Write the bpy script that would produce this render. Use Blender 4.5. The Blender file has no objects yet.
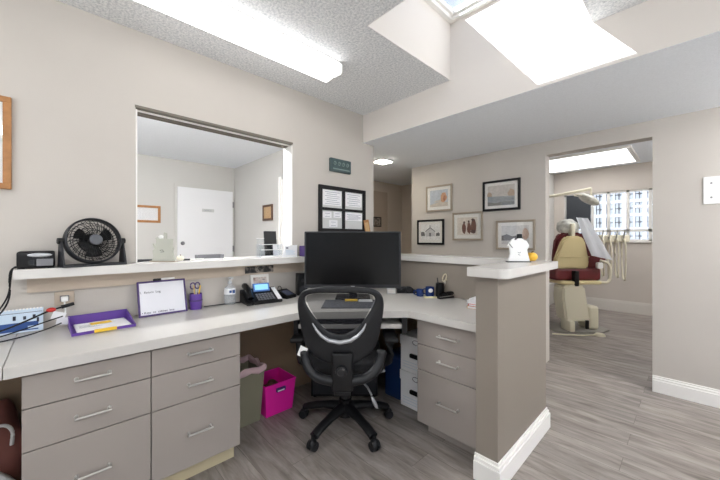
import bpy, bmesh, math, random
from mathutils import Vector, Matrix
random.seed(7)
SC = bpy.context.scene
COL = SC.collection

# ------------------------------------------------------------------ camera, sky, sun, exposure
VIEW_YAW = math.atan2(332, 317)             # camera looks along (-sin, cos)
cam_d = bpy.data.cameras.new('camera'); cam = bpy.data.objects.new('camera', cam_d); COL.objects.link(cam)
cam.location = (2.253, 0.0, 1.215)
cam.rotation_euler = (math.pi/2, 0, VIEW_YAW)
cam_d.sensor_width = 36.0; cam_d.lens = 36.0*317/720; cam_d.shift_y = -1.0/720
cam_d.clip_start = 0.02
SC.camera = cam

world = bpy.data.worlds.new('world'); SC.world = world; world.use_nodes = True
wn = world.node_tree; wn.nodes.clear()
w_out = wn.nodes.new('ShaderNodeOutputWorld'); w_bg = wn.nodes.new('ShaderNodeBackground')
w_tc = wn.nodes.new('ShaderNodeTexCoord'); w_sep = wn.nodes.new('ShaderNodeSeparateXYZ'); w_rmp = wn.nodes.new('ShaderNodeValToRGB')
wn.links.new(w_tc.outputs['Generated'], w_sep.inputs[0]); wn.links.new(w_sep.outputs['Z'], w_rmp.inputs[0])
w_rmp.color_ramp.elements[0].position = 0.0; w_rmp.color_ramp.elements[0].color = (0.88, 0.90, 0.94, 1)
w_rmp.color_ramp.elements[1].position = 0.8; w_rmp.color_ramp.elements[1].color = (0.66, 0.70, 0.84, 1)
wn.links.new(w_rmp.outputs[0], w_bg.inputs[0]); wn.links.new(w_bg.outputs[0], w_out.inputs[0])
w_bg.inputs[1].default_value = 0.55

sun_d = bpy.data.lights.new('sun', 'SUN'); sun = bpy.data.objects.new('sun', sun_d); COL.objects.link(sun)
sun_d.energy = 9.0; sun_d.angle = math.radians(0.6); sun_d.color = (1.0, 0.97, 0.92)
sun.rotation_euler = Vector((0.754, 1.14, -1.0)).to_track_quat('-Z', 'Y').to_euler()

SC.view_settings.view_transform = 'Standard'; SC.view_settings.look = 'None'
SC.view_settings.gamma = 1.0; SC.view_settings.use_curve_mapping = False
SC.view_settings.exposure = 1.34
LAMP, LAMP_FILL_ROOM, LAMP_FILL_WAIT, LAMP_TREAT, LAMP_HALL = 1.3, 8.5, 24.0, 1.25, 26.0   # diffuser strengths: over the desk, added unseen room lamps, added waiting room lamp, treatment room panel, hallway

# ------------------------------------------------------------------ materials
def lin(c):
    return tuple((x/255/12.92 if x/255 <= 0.04045 else ((x/255+0.055)/1.055)**2.4) for x in c) + (1,)
def mat(name, rgb, rough=0.5, metal=0.0, noise=0.0, nscale=20.0, bump=0.0, bscale=60.0, spec=0.5, alpha=None, emit=None, estr=1.0):
    m = bpy.data.materials.new(name); m.use_nodes = True
    nt = m.node_tree; b = nt.nodes['Principled BSDF']
    b.inputs['Base Color'].default_value = lin(rgb); b.inputs['Roughness'].default_value = rough
    b.inputs['Metallic'].default_value = metal; b.inputs['Specular IOR Level'].default_value = spec
    tc = nt.nodes.new('ShaderNodeTexCoord')
    if noise:
        n = nt.nodes.new('ShaderNodeTexNoise'); n.inputs['Scale'].default_value = nscale; n.inputs['Detail'].default_value = 4
        nt.links.new(tc.outputs['Object'], n.inputs['Vector'])
        r = nt.nodes.new('ShaderNodeValToRGB'); c = lin(rgb)
        r.color_ramp.elements[0].position = 0.3; r.color_ramp.elements[1].position = 0.7
        r.color_ramp.elements[0].color = tuple(x*(1-noise) for x in c[:3])+(1,)
        r.color_ramp.elements[1].color = tuple(min(1, x*(1+noise)) for x in c[:3])+(1,)
        nt.links.new(n.outputs['Fac'], r.inputs[0]); nt.links.new(r.outputs[0], b.inputs['Base Color'])
    if bump:
        n2 = nt.nodes.new('ShaderNodeTexNoise'); n2.inputs['Scale'].default_value = bscale; n2.inputs['Detail'].default_value = 3
        nt.links.new(tc.outputs['Object'], n2.inputs['Vector'])
        bp = nt.nodes.new('ShaderNodeBump'); bp.inputs['Strength'].default_value = bump; bp.inputs['Distance'].default_value = 0.01
        nt.links.new(n2.outputs['Fac'], bp.inputs['Height']); nt.links.new(bp.outputs[0], b.inputs['Normal'])
    if alpha is not None:
        b.inputs['Alpha'].default_value = alpha
    if emit is not None:
        b.inputs['Emission Color'].default_value = lin(emit); b.inputs['Emission Strength'].default_value = estr
    return m
def glass_mat(name, tint=(245, 248, 250), gloss=0.08):
    m = bpy.data.materials.new(name); m.use_nodes = True; nt = m.node_tree; nt.nodes.clear()
    o = nt.nodes.new('ShaderNodeOutputMaterial'); t = nt.nodes.new('ShaderNodeBsdfTransparent'); g = nt.nodes.new('ShaderNodeBsdfGlossy')
    t.inputs[0].default_value = lin(tint); g.inputs['Roughness'].default_value = 0.03
    x = nt.nodes.new('ShaderNodeMixShader'); x.inputs[0].default_value = gloss
    nt.links.new(t.outputs[0], x.inputs[1]); nt.links.new(g.outputs[0], x.inputs[2]); nt.links.new(x.outputs[0], o.inputs[0])
    return m
def popcorn_mat(name, rgb, amp, scale, strength):
    m = bpy.data.materials.new(name); m.use_nodes = True; nt = m.node_tree; b = nt.nodes['Principled BSDF']
    b.inputs['Roughness'].default_value = 0.95; b.inputs['Specular IOR Level'].default_value = 0.1
    tc = nt.nodes.new('ShaderNodeTexCoord')
    v = nt.nodes.new('ShaderNodeTexNoise'); v.inputs['Scale'].default_value = scale; v.inputs['Detail'].default_value = 5; v.inputs['Roughness'].default_value = 0.7
    nt.links.new(tc.outputs['Object'], v.inputs['Vector'])
    r = nt.nodes.new('ShaderNodeValToRGB'); c = lin(rgb)
    r.color_ramp.elements[0].position = 0.35; r.color_ramp.elements[0].color = tuple(x*(1-amp) for x in c[:3])+(1,)
    r.color_ramp.elements[1].position = 0.62; r.color_ramp.elements[1].color = tuple(min(1, x*(1+amp*0.4)) for x in c[:3])+(1,)
    nt.links.new(v.outputs['Fac'], r.inputs[0]); nt.links.new(r.outputs[0], b.inputs['Base Color'])
    bp = nt.nodes.new('ShaderNodeBump'); bp.inputs['Strength'].default_value = strength; bp.inputs['Distance'].default_value = 0.012
    nt.links.new(v.outputs['Fac'], bp.inputs['Height']); nt.links.new(bp.outputs[0], b.inputs['Normal'])
    return m
def floor_mat():
    m = bpy.data.materials.new('vinyl_plank'); m.use_nodes = True; nt = m.node_tree; b = nt.nodes['Principled BSDF']
    tc = nt.nodes.new('ShaderNodeTexCoord')
    br = nt.nodes.new('ShaderNodeTexBrick'); br.offset = 0.37; br.offset_frequency = 2
    br.inputs['Color1'].default_value = (0.25, 0.25, 0.25, 1); br.inputs['Color2'].default_value = (0.75, 0.75, 0.75, 1)
    br.inputs['Mortar'].default_value = (0, 0, 0, 1)
    br.inputs['Scale'].default_value = 1.0; br.inputs['Mortar Size'].default_value = 0.0012; br.inputs['Mortar Smooth'].default_value = 0.2
    br.inputs['Brick Width'].default_value = 1.22; br.inputs['Row Height'].default_value = 0.152; br.inputs['Bias'].default_value = 0.0
    nt.links.new(tc.outputs['Object'], br.inputs['Vector'])
    # offset the grain per plank
    mp = nt.nodes.new('ShaderNodeMapping'); mp.inputs['Scale'].default_value = (1.5, 9.0, 1.0)
    va = nt.nodes.new('ShaderNodeVectorMath'); va.operation = 'MULTIPLY_ADD'
    va.inputs[1].default_value = (9, 5, 3)
    nt.links.new(br.outputs['Color'], va.inputs[0]); nt.links.new(tc.outputs['Object'], va.inputs[2]); nt.links.new(va.outputs[0], mp.inputs['Vector'])
    n = nt.nodes.new('ShaderNodeTexNoise'); n.inputs['Scale'].default_value = 2.2; n.inputs['Detail'].default_value = 7; n.inputs['Roughness'].default_value = 0.62; n.inputs['Distortion'].default_value = 0.6
    nt.links.new(mp.outputs[0], n.inputs['Vector'])
    r = nt.nodes.new('ShaderNodeValToRGB'); e = r.color_ramp.elements
    e[0].position = 0.25; e[0].color = lin((98, 90, 84)); e[1].position = 0.75; e[1].color = lin((174, 166, 160))
    x = r.color_ramp.elements.new(0.5); x.color = lin((143, 135, 129))
    nt.links.new(n.outputs['Fac'], r.inputs[0])
    # per plank tone
    mul = nt.nodes.new('ShaderNodeMixRGB'); mul.blend_type = 'MULTIPLY'; mul.inputs[0].default_value = 1.0
    r2 = nt.nodes.new('ShaderNodeValToRGB'); r2.color_ramp.elements[0].position = 0.0; r2.color_ramp.elements[0].color = (0.45, 0.42, 0.40, 1)
    r2.color_ramp.elements[1].position = 0.8; r2.color_ramp.elements[1].color = (1.06, 1.05, 1.05, 1)
    k = r2.color_ramp.elements.new(0.2); k.color = (0.86, 0.86, 0.86, 1)
    nt.links.new(br.outputs['Color'], r2.inputs[0])
    nt.links.new(r.outputs[0], mul.inputs[1]); nt.links.new(r2.outputs[0], mul.inputs[2])
    nt.links.new(mul.outputs[0], b.inputs['Base Color'])
    b.inputs['Roughness'].default_value = 0.42; b.inputs['Specular IOR Level'].default_value = 0.4
    return m
def art_mat(name, ramp, seed, scale=6.0):
    m = bpy.data.materials.new(name); m.use_nodes = True; nt = m.node_tree; b = nt.nodes['Principled BSDF']
    tc = nt.nodes.new('ShaderNodeTexCoord'); n = nt.nodes.new('ShaderNodeTexNoise'); n.noise_dimensions = '4D'
    n.inputs['W'].default_value = seed; n.inputs['Scale'].default_value = scale; n.inputs['Detail'].default_value = 6
    nt.links.new(tc.outputs['Object'], n.inputs['Vector'])
    r = nt.nodes.new('ShaderNodeValToRGB'); els = r.color_ramp.elements
    els[0].position = ramp[0][0]; els[0].color = lin(ramp[0][1]); els[1].position = ramp[-1][0]; els[1].color = lin(ramp[-1][1])
    for p, c in ramp[1:-1]:
        q = els.new(p); q.color = lin(c)
    nt.links.new(n.outputs['Fac'], r.inputs[0]); nt.links.new(r.outputs[0], b.inputs['Base Color'])
    b.inputs['Roughness'].default_value = 0.6
    return m
M = {}
M['wall'] = mat('wall_paint', (196, 190, 183), 0.85, noise=0.015, nscale=3, bump=0.05, bscale=180, spec=0.2)
M['well'] = mat('white_paint', (228, 222, 216), 0.85, spec=0.2)
M['wait'] = mat('waiting_room_paint', (206, 204, 200), 0.85, spec=0.2)
M['hall'] = mat('hall_paint', (214, 203, 191), 0.85, spec=0.2)
M['treat'] = mat('treatment_paint', (206, 198, 190), 0.85, spec=0.2)
M['pop'] = popcorn_mat('popcorn_ceiling', (243, 246, 250), 0.30, 75, 0.8)
M['pop2'] = popcorn_mat('fine_texture_ceiling', (241, 245, 250), 0.05, 110, 0.3)
M['floor'] = floor_mat()
M['trim'] = mat('white_trim', (240, 238, 234), 0.4)
M['doorw'] = mat('white_door', (236, 236, 238), 0.45)
M['lam'] = mat('white_laminate', (192, 189, 184), 0.28, noise=0.02, nscale=300)
M['lamtop'] = mat('ledge_laminate', (210, 207, 203), 0.22)
M['cab'] = mat('greige_laminate', (153, 145, 139), 0.42, noise=0.015, nscale=4)
M['body'] = mat('cabinet_carcass', (92, 84, 77), 0.6)
M['kick'] = mat('toe_kick_board', (196, 184, 152), 0.6)
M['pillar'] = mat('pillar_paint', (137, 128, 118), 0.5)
M['cleat'] = mat('beige_cleat_wood', (192, 177, 160), 0.6)
M['kneewall'] = mat('brown_knee_panel', (150, 128, 104), 0.7)
M['steel'] = mat('brushed_steel', (196, 194, 190), 0.32, 0.9)
M['chrome'] = mat('silver_plastic', (176, 178, 182), 0.3, 0.6)
M['black'] = mat('black_plastic', (19, 19, 21), 0.4, spec=0.3)
M['blacks'] = mat('black_gloss', (16, 16, 18), 0.15)
M['dgrey'] = mat('dark_grey_plastic', (42, 43, 47), 0.45, spec=0.35)
M['cblk'] = mat('chair_plastic', (24, 25, 28), 0.40, spec=0.4)
M['cfab'] = mat('black_chair_fabric', (26, 26, 29), 0.9, bump=0.3, bscale=400)
M['grey'] = mat('grey_plastic', (120, 120, 124), 0.45)
M['screen'] = mat('monitor_screen', (9, 9, 10), 0.25, spec=0.22)
M['white'] = mat('white_plastic', (238, 238, 236), 0.4)
M['paper'] = mat('white_paper', (238, 238, 240), 0.8)
M['paper2'] = mat('pale_grey_paper', (205, 206, 205), 0.8)
M['ink'] = mat('dark_ink', (40, 42, 60), 0.8)
M['inkg'] = mat('grey_ink', (150, 152, 165), 0.8)
M['purple'] = mat('purple_plastic', (96, 62, 150), 0.35)
M['dpurple'] = mat('dark_purple_frame', (72, 50, 108), 0.4)
M['yellow'] = mat('yellow_paper', (238, 196, 60), 0.7)
M['board'] = mat('whiteboard_surface', (232, 232, 238), 0.2)
M['oak'] = mat('oak_frame', (168, 116, 66), 0.45, noise=0.15, nscale=30)
M['walnut'] = mat('walnut_frame', (92, 62, 42), 0.45)
M['tan'] = mat('tan_paper', (196, 160, 112), 0.7)
M['taupe'] = mat('taupe_frame', (158, 146, 130), 0.4)
M['bframe'] = mat('black_frame', (20, 19, 22), 0.4, spec=0.25)
M['matte'] = mat('mat_board', (238, 236, 232), 0.85)
M['sage'] = mat('pale_sage_paint', (182, 183, 172), 0.6)
M['pumpw'] = mat('cream_pumpkin_skin', (228, 222, 204), 0.5)
M['pumpy'] = mat('yellow_pumpkin_skin', (236, 184, 60), 0.45)
M['stem'] = mat('dried_stem', (120, 96, 60), 0.8)
M['teal'] = mat('dark_teal_enamel', (62, 82, 84), 0.4, noise=0.2, nscale=60)
M['tealp'] = mat('pale_teal_relief', (126, 146, 142), 0.5)
M['blue'] = mat('calendar_blue', (40, 78, 142), 0.6)
M['lblue'] = mat('pale_blue_paper', (206, 222, 238), 0.7)
M['red'] = mat('red_plastic', (196, 44, 36), 0.4)
M['pink'] = mat('magenta_plastic', (244, 36, 172), 0.35)
M['binlin'] = mat('bin_inside_red', (150, 30, 50), 0.5)
M['bingrey'] = mat('grey_green_bin', (140, 136, 116), 0.5)
M['bag'] = mat('pink_white_bag', (222, 190, 196), 0.35)
M['bag2'] = mat('translucent_red_bag', (132, 84, 76), 0.35)
M['bag3'] = mat('white_bag', (206, 206, 204), 0.35)
M['navy'] = mat('navy_ceramic', (28, 52, 110), 0.25)
M['dblue'] = mat('deep_blue_bin', (14, 46, 92), 0.45)
M['cardb'] = mat('white_cardboard', (246, 247, 248), 0.75)
M['clear'] = glass_mat('clear_acrylic', (250, 252, 254), 0.07)
M['glass'] = glass_mat('window_glass', (240, 245, 250), 0.05)
M['pglass'] = glass_mat('picture_glass', (252, 252, 252), 0.06)
M['lcd'] = mat('phone_display', (120, 175, 225), 0.3, emit=(120, 175, 230), estr=0.45)
M['lcdf'] = mat('display_bezel', (70, 120, 190), 0.3)
M['cream'] = mat('cream_chair_shell', (222, 206, 158), 0.4)
M['cream2'] = mat('pale_cream_enamel', (226, 220, 198), 0.4)
M['maroon'] = mat('maroon_vinyl', (108, 40, 44), 0.4)
M['wrap'] = mat('headrest_plastic_cover', (206, 206, 198), 0.2, noise=0.2, nscale=25, bump=0.6, bscale=25)
M['drape'] = mat('pale_blue_drape', (240, 242, 246), 0.5, bump=0.4, bscale=18)
M['basep'] = mat('grey_base_plate', (150, 146, 138), 0.5)
M['concrete'] = mat('painted_concrete_block', (138, 141, 148), 0.9)
M['blind'] = mat('dark_roller_blind', (58, 62, 68), 0.7)
M['ground'] = mat('outdoor_ground', (186, 184, 178), 0.95)
M['hdoor'] = mat('brown_hall_door', (190, 174, 158), 0.6)
M['diff'] = mat('lamp_diffuser', (250, 250, 248), 0.4, emit=(252, 252, 252), estr=LAMP)
M['diffw'] = mat('warm_lamp_diffuser', (250, 246, 230), 0.4, emit=(255, 246, 228), estr=LAMP_HALL)
M['pen'] = mat('pencil_wood', (206, 176, 110), 0.6)
M['skin'] = mat('beige_handle', (206, 196, 170), 0.4)

def mesh_net():
    m = bpy.data.materials.new('chair_mesh_net'); m.use_nodes = True; nt = m.node_tree; nt.nodes.clear()
    o = nt.nodes.new('ShaderNodeOutputMaterial'); t = nt.nodes.new('ShaderNodeBsdfTransparent'); d = nt.nodes.new('ShaderNodeBsdfDiffuse')
    d.inputs[0].default_value = lin((40, 40, 44)); x = nt.nodes.new('ShaderNodeMixShader'); x.inputs[0].default_value = 0.58
    nt.links.new(t.outputs[0], x.inputs[1]); nt.links.new(d.outputs[0], x.inputs[2]); nt.links.new(x.outputs[0], o.inputs[0])
    return m
M['net'] = mesh_net()

# ------------------------------------------------------------------ mesh builder
class MB:
    def __init__(self): self.bm = bmesh.new()
    def _merge(self, b2, mtx=None):
        if mtx is not None: bmesh.ops.transform(b2, matrix=mtx, verts=b2.verts)
        me = bpy.data.meshes.new('tmp'); b2.to_mesh(me); b2.free(); self.bm.from_mesh(me); bpy.data.meshes.remove(me)
        return self
    def box(self, x0, x1, y0, y1, z0, z1, bev=0.0, seg=2, mtx=None):
        b = bmesh.new(); bmesh.ops.create_cube(b, size=1.0)
        for v in b.verts:
            v.co = Vector((x0+(v.co.x+.5)*(x1-x0), y0+(v.co.y+.5)*(y1-y0), z0+(v.co.z+.5)*(z1-z0)))
        if bev: bmesh.ops.bevel(b, geom=b.edges[:], offset=bev, segments=seg, affect='EDGES', profile=0.5)
        return self._merge(b, mtx)
    def cyl(self, p0, p1, r0, r1=None, seg=20, caps=True):
        r1 = r0 if r1 is None else r1
        p0, p1 = Vector(p0), Vector(p1); d = p1-p0
        b = bmesh.new(); bmesh.ops.create_cone(b, cap_ends=caps, segments=seg, radius1=r0, radius2=r1, depth=d.length)
        return self._merge(b, Matrix.Translation((p0+p1)/2) @ d.to_track_quat('Z', 'Y').to_matrix().to_4x4())
    def sph(self, c, r, s=(1, 1, 1), seg=20, mtx=None):
        b = bmesh.new(); bmesh.ops.create_uvsphere(b, u_segments=seg, v_segments=max(8, seg//2), radius=r)
        m = Matrix.Translation(c) @ Matrix.Diagonal((s[0], s[1], s[2], 1))
        return self._merge(b, m if mtx is None else mtx @ m)
    def tube(self, pts, r, seg=8, closed=False, flat=1.0, smooth=0):
        P = [Vector(p) for p in pts]
        for _ in range(smooth):                                    # corner-cutting
            Q = [] if closed else [P[0]]
            n = len(P)
            for i in range(n if closed else n-1):
                a, c = P[i], P[(i+1) % n]
                Q += [a*0.75+c*0.25, a*0.25+c*0.75]
            if not closed: Q.append(P[-1])
            P = Q
        b = bmesh.new(); rings = []; n = len(P); up = Vector((0, 0, 1))
        for i in range(n):
            if closed: t = P[(i+1) % n]-P[i-1]
            else: t = P[min(i+1, n-1)]-P[max(i-1, 0)]
            t.normalize(); s = t.cross(up)
            if s.length < 0.05: s = t.cross(Vector((1, 0, 0)))
            s.normalize(); u = s.cross(t)
            rr = r[min(i, len(r)-1)] if isinstance(r, (list, tuple)) else r
            rings.append([b.verts.new(P[i] + s*math.cos(2*math.pi*k/seg)*rr + u*math.sin(2*math.pi*k/seg)*rr*flat) for k in range(seg)])
        for i in range(n if closed else n-1):
            a, c = rings[i], rings[(i+1) % n]
            for k in range(seg): b.faces.new((a[k], a[(k+1) % seg], c[(k+1) % seg], c[k]))
        if not closed: b.faces.new(rings[0][::-1]); b.faces.new(rings[-1])
        return self._merge(b)
    def lathe(self, prof, c=(0, 0, 0), seg=24, mtx=None):
        b = bmesh.new(); rings = []
        for r, z in prof:
            rings.append([b.verts.new((r*math.cos(2*math.pi*k/seg), r*math.sin(2*math.pi*k/seg), z)) for k in range(seg)] if r > 1e-6 else [b.verts.new((0, 0, z))])
        for a, d in zip(rings, rings[1:]):
            for k in range(seg):
                k2 = (k+1) % seg
                if len(a) == 1 and len(d) == 1: continue
                if len(a) == 1: b.faces.new((a[0], d[k2], d[k]))
                elif len(d) == 1: b.faces.new((a[k], a[k2], d[0]))
                else: b.faces.new((a[k], a[k2], d[k2], d[k]))
        bmesh.ops.recalc_face_normals(b, faces=b.faces)
        m = Matrix.Translation(c)
        return self._merge(b, m if mtx is None else mtx @ m)
    def prism(self, poly, z0, z1, mtx=None, bev=0.0):
        b = bmesh.new(); lo = [b.verts.new((x, y, z0)) for x, y in poly]; f = b.faces.new(lo)
        r = bmesh.ops.extrude_face_region(b, geom=[f]); vs = [g for g in r['geom'] if isinstance(g, bmesh.types.BMVert)]
        bmesh.ops.translate(b, verts=vs, vec=(0, 0, z1-z0)); bmesh.ops.recalc_face_normals(b, faces=b.faces)
        if bev: bmesh.ops.bevel(b, geom=b.edges[:], offset=bev, segments=2, affect='EDGES')
        return self._merge(b, mtx)
    def build(self, name, m, parent=None, smooth=False, loc=None, rz=0.0):
        me = bpy.data.meshes.new(name); bmesh.ops.recalc_face_normals(self.bm, faces=self.bm.faces); self.bm.to_mesh(me); self.bm.free()
        me.materials.append(M[m] if isinstance(m, str) else m)
        if smooth:
            for p in me.polygons: p.use_smooth = True
            try: me.set_sharp_from_angle(angle=math.radians(40))
            except Exception: pass
        o = bpy.data.objects.new(name, me); COL.objects.link(o)
        if parent: o.parent = parent
        if loc is not None: o.location = loc; o.rotation_euler = (0, 0, rz)
        return o
UP = Matrix(((1, 0, 0, 0), (0, 0, -1, 0), (0, 1, 0, 0), (0, 0, 0, 1)))   # xy polygon -> xz upright, depth to -y
def thing(name, label, cat, loc=(0, 0, 0), rz=0.0, group=None):
    o = bpy.data.objects.new(name, None); COL.objects.link(o); o.location = loc; o.rotation_euler = (0, 0, rz)
    o.empty_display_size = 0.05; o['label'] = label; o['category'] = cat
    if group: o['group'] = group
    return o
def tag(o, label, cat, group=None):
    o['label'] = label; o['category'] = cat
    if group: o['group'] = group
    return o
def struct(name, mb, m, parent=None, label=None, smooth=False):
    o = mb.build(name, m, parent, smooth)
    if not parent: o['kind'] = 'structure'
    if label: o['label'] = label
    return o
def dup(root, loc, rz, label, group=None):
    r = root.copy(); COL.objects.link(r); r.location = loc; r.rotation_euler = (0, 0, rz); r['label'] = label
    if group: r['group'] = group
    for ch in list(root.children):
        c = ch.copy(); COL.objects.link(c); c.parent = r
        for g in list(ch.children):
            d = g.copy(); COL.objects.link(d); d.parent = c
    return r
def text_mb(s, size, mtx, extr=0.0004):
    cu = bpy.data.curves.new('t', 'FONT'); cu.body = s; cu.size = size; cu.extrude = extr; cu.align_x = 'LEFT'
    o = bpy.data.objects.new('t', cu); COL.objects.link(o)
    dg = bpy.context.evaluated_depsgraph_get(); dg.update()
    me = bpy.data.meshes.new_from_object(o.evaluated_get(dg))
    mb = MB(); mb.bm.from_mesh(me); bmesh.ops.transform(mb.bm, matrix=mtx, verts=mb.bm.verts)
    bpy.data.objects.remove(o); bpy.data.curves.remove(cu); bpy.data.meshes.remove(me)
    return mb
PI = math.pi
FACE = VIEW_YAW                      # local +x to the photo's right, local +y away from the lens
EAST = PI/2                          # things that face +x (away from the left wall): local x -> +y, local y -> -x

# ------------------------------------------------------------------ the setting
ZC, ZL = 2.44, 2.167                 # main ceiling, lowered ceiling
SY = 2.193                           # face of the dropped soffit
BY = 3.449                           # back wall with the pictures
struct('floor', MB().box(-3.6, 4.4, -2.2, 7.2, -0.1, 0.0), 'floor')
# left wall with the reception opening
OY0, OY1, OZ0, OZ1 = 0.332, 1.388, 1.030, 2.000
w = MB(); w.box(-0.12, 0, -2.1, OY0, 0, ZC+.05); w.box(-0.12, 0, OY1, 2.342, 0, ZC+.05)
w.box(-0.12, 0, OY0, OY1, 0, OZ0); w.box(-0.12, 0, OY0, OY1, OZ1, ZC+.05)
struct('wall_left', w, 'wall')
wf = struct('window_1', MB().box(-0.118, -0.034, OY0, OY1, OZ1-.014, OZ1-.0005), 'trim', label='reception opening with sliding track')
t = MB(); t.box(-0.034, 0.003, OY0-.004, OY1+.004, OZ1-.013, OZ1+.002); t.box(-0.075, -0.068, OY0, OY1, OZ1-.026, OZ1-.014); t.box(-0.110, -0.104, OY0, OY1, OZ1-.026, OZ1-.014)
t.build('sliding_track', mat('bronze_track', (112, 106, 96), 0.5, 0.2), wf)
j = MB(); j.box(-0.120, 0.003, OY1-.010, OY1-.0005, 1.076, OZ1-.024); j.box(-0.120, 0.003, OY0+.0005, OY0+.008, 1.076, OZ1-.024)
j.build('jamb_liner', 'trim', wf)
# back wall with the doorway
DX0, DX1, DZ = 1.265, 2.034, 2.035
w = MB(); w.box(-0.352, DX0, BY, BY+.12, 0, ZL+.02); w.box(DX1, 4.4, BY, BY+.12, 0, ZC+.02); w.box(DX0, DX1, BY, BY+.12, DZ, ZC+.02); w.box(-0.352, DX0, BY, BY+.12, ZL, ZC+.02)
struct('wall_back', w, 'wall')
w = MB(); w.box(4.2, 4.4, -2.1, -1.3, 0, ZC+.05); w.box(4.2, 4.4, 3.1, BY, 0, ZC+.05); w.box(4.2, 4.4, -1.3, 3.1, 0, 0.35); w.box(4.2, 4.4, -1.3, 3.1, 2.1, ZC+.05)
struct('wall_right', w, 'wall')
FX0, FX1, FZ0, FZ1 = 0.5, 3.9, 0.75, 2.2
w = MB(); w.box(-0.12, FX0, -2.2, -2.1, 0, ZC+.05); w.box(FX1, 4.4, -2.2, -2.1, 0, ZC+.05); w.box(FX0, FX1, -2.2, -2.1, 0, FZ0); w.box(FX0, FX1, -2.2, -2.1, FZ1, ZC+.05)
struct('wall_front', w, 'wall')
def plain_fill_window(name, x0, x1, y0, y1, z0, z1, n, label):
    m = MB(); k = (x1-x0)/n
    for i in range(n+1): m.box(x0+i*k-.025, x0+i*k+.025, y0, y1, z0, z1)
    m.box(x0, x1, y0+.002, y1-.002, z0, z0+.04); m.box(x0, x1, y0+.002, y1-.002, z1-.04, z1)
    o = struct(name, m, 'trim', label=label); MB().box(x0, x1, (y0+y1)/2-.003, (y0+y1)/2+.003, z0, z1).build('pane', 'glass', o)
plain_fill_window('fill_window_5', FX0, FX1, -2.18, -2.12, FZ0, FZ1, 3, 'added fill window, unseen behind the camera')  # unseen window, added so daylight and bounced sun lift the ceiling
m = MB()
for k in range(5): m.box(4.27, 4.33, -1.3+k*1.1-.025, -1.3+k*1.1+.025, 0.35, 2.1)
m.box(4.272, 4.328, -1.3, 3.1, 0.35, 0.39); m.box(4.272, 4.328, -1.3, 3.1, 2.06, 2.1)
o = struct('fill_window_7', m, 'trim', label='added fill window, unseen in the side wall'); MB().box(4.297, 4.303, -1.3, 3.1, 0.35, 2.1).build('pane', 'glass', o)  # unseen window, added to let in light off the sunlit ground
struct('ground_right', MB().box(4.4, 16, -10, 12, -0.15, -0.02), 'ground')
plain_fill_window('fill_window_6', -2.9, -0.5, -1.48, -1.42, 0.75, 2.2, 2, 'added unseen fill window of the waiting room')  # added out of view; the sun through it brightens the waiting room
struct('ground_front', MB().box(-8, 4.4, -14, -2.2, -0.15, -0.02), 'ground')
# ceilings
WX0, WX1, WY0 = 0.965, 1.864, 1.29
c = MB(); c.box(0, WX0-.003, -2.1, SY, ZC, ZC+.1); c.box(WX1+.003, 4.2, -2.1, SY, ZC, ZC+.1); c.box(WX0-.003, WX1+.003, -2.1, WY0-.003, ZC, ZC+.1)
struct('ceiling', c, 'pop')
struct('wall_soffit', MB().box(0, 4.2, SY, SY+.1, ZL+.001, 2.98), 'well')
c = MB(); c.box(0, 4.2, SY+.0005, BY, ZL, ZL+.1); c.box(-1.45, 0, 2.342, BY, ZL, ZL+.1); c.box(-1.45, -0.352, BY, 4.6, ZL, ZL+.1)
struct('ceiling_lower', c, 'pop2')
w = MB(); w.box(WX0-.1, WX0, WY0-.1, SY, ZC+.0008, 2.98); w.box(WX1, WX1+.1, WY0-.1, SY, ZC+.0008, 2.98); w.box(WX0, WX1, WY0-.1, WY0, ZC+.0008, 2.98)
struct('wall_skylight_well', w, 'well')
sk = MB()
for k, (wd, z0, z1) in enumerate(((0.035, 2.872, 2.90), (0.055, 2.90, 2.935))):
    sk.box(WX0, WX0+wd, WY0, SY, z0, z1); sk.box(WX1-wd, WX1, WY0, SY, z0, z1); sk.box(WX0+wd, WX1-wd, WY0, WY0+wd, z0, z1); sk.box(WX0+wd, WX1-wd, SY-wd, SY, z0, z1)
skf = struct('window_2', sk, 'trim', label='skylight above the desk')
MB().box(WX0+.03, WX1-.03, WY0+.03, SY-.03, 2.937, 2.943).build('pane', 'glass', skf)
# baseboards with a stepped profile
def base_run(mb, x0, y0, x1, y1, nx, ny, h=0.129):
    """stepped board along a wall line; (nx,ny) points into the room"""
    for d, za, zb in ((0.018, 0, h-.034), (0.013, h-.034, h-.016), (0.007, h-.016, h)):
        xa, xb = sorted((x0, x1)); ya, yb = sorted((y0, y1))
        if nx: xa, xb = sorted((x0, x0+nx*d))
        if ny: ya, yb = sorted((y0, y0+ny*d))
        mb.box(xa, xb, ya, yb, za, zb, 0.002, 1)
    return mb
b = base_run(MB(), DX1+.0, BY, 4.2, BY, 0, -1)
struct('baseboard_back', b, 'trim')
struct('baseboard_doorway', base_run(MB(), -0.352, BY, DX0, BY, 0, -1), 'trim')
struct('baseboard_right', base_run(MB(), 4.2, -2.1, 4.2, BY, -1, 0), 'trim')
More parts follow.
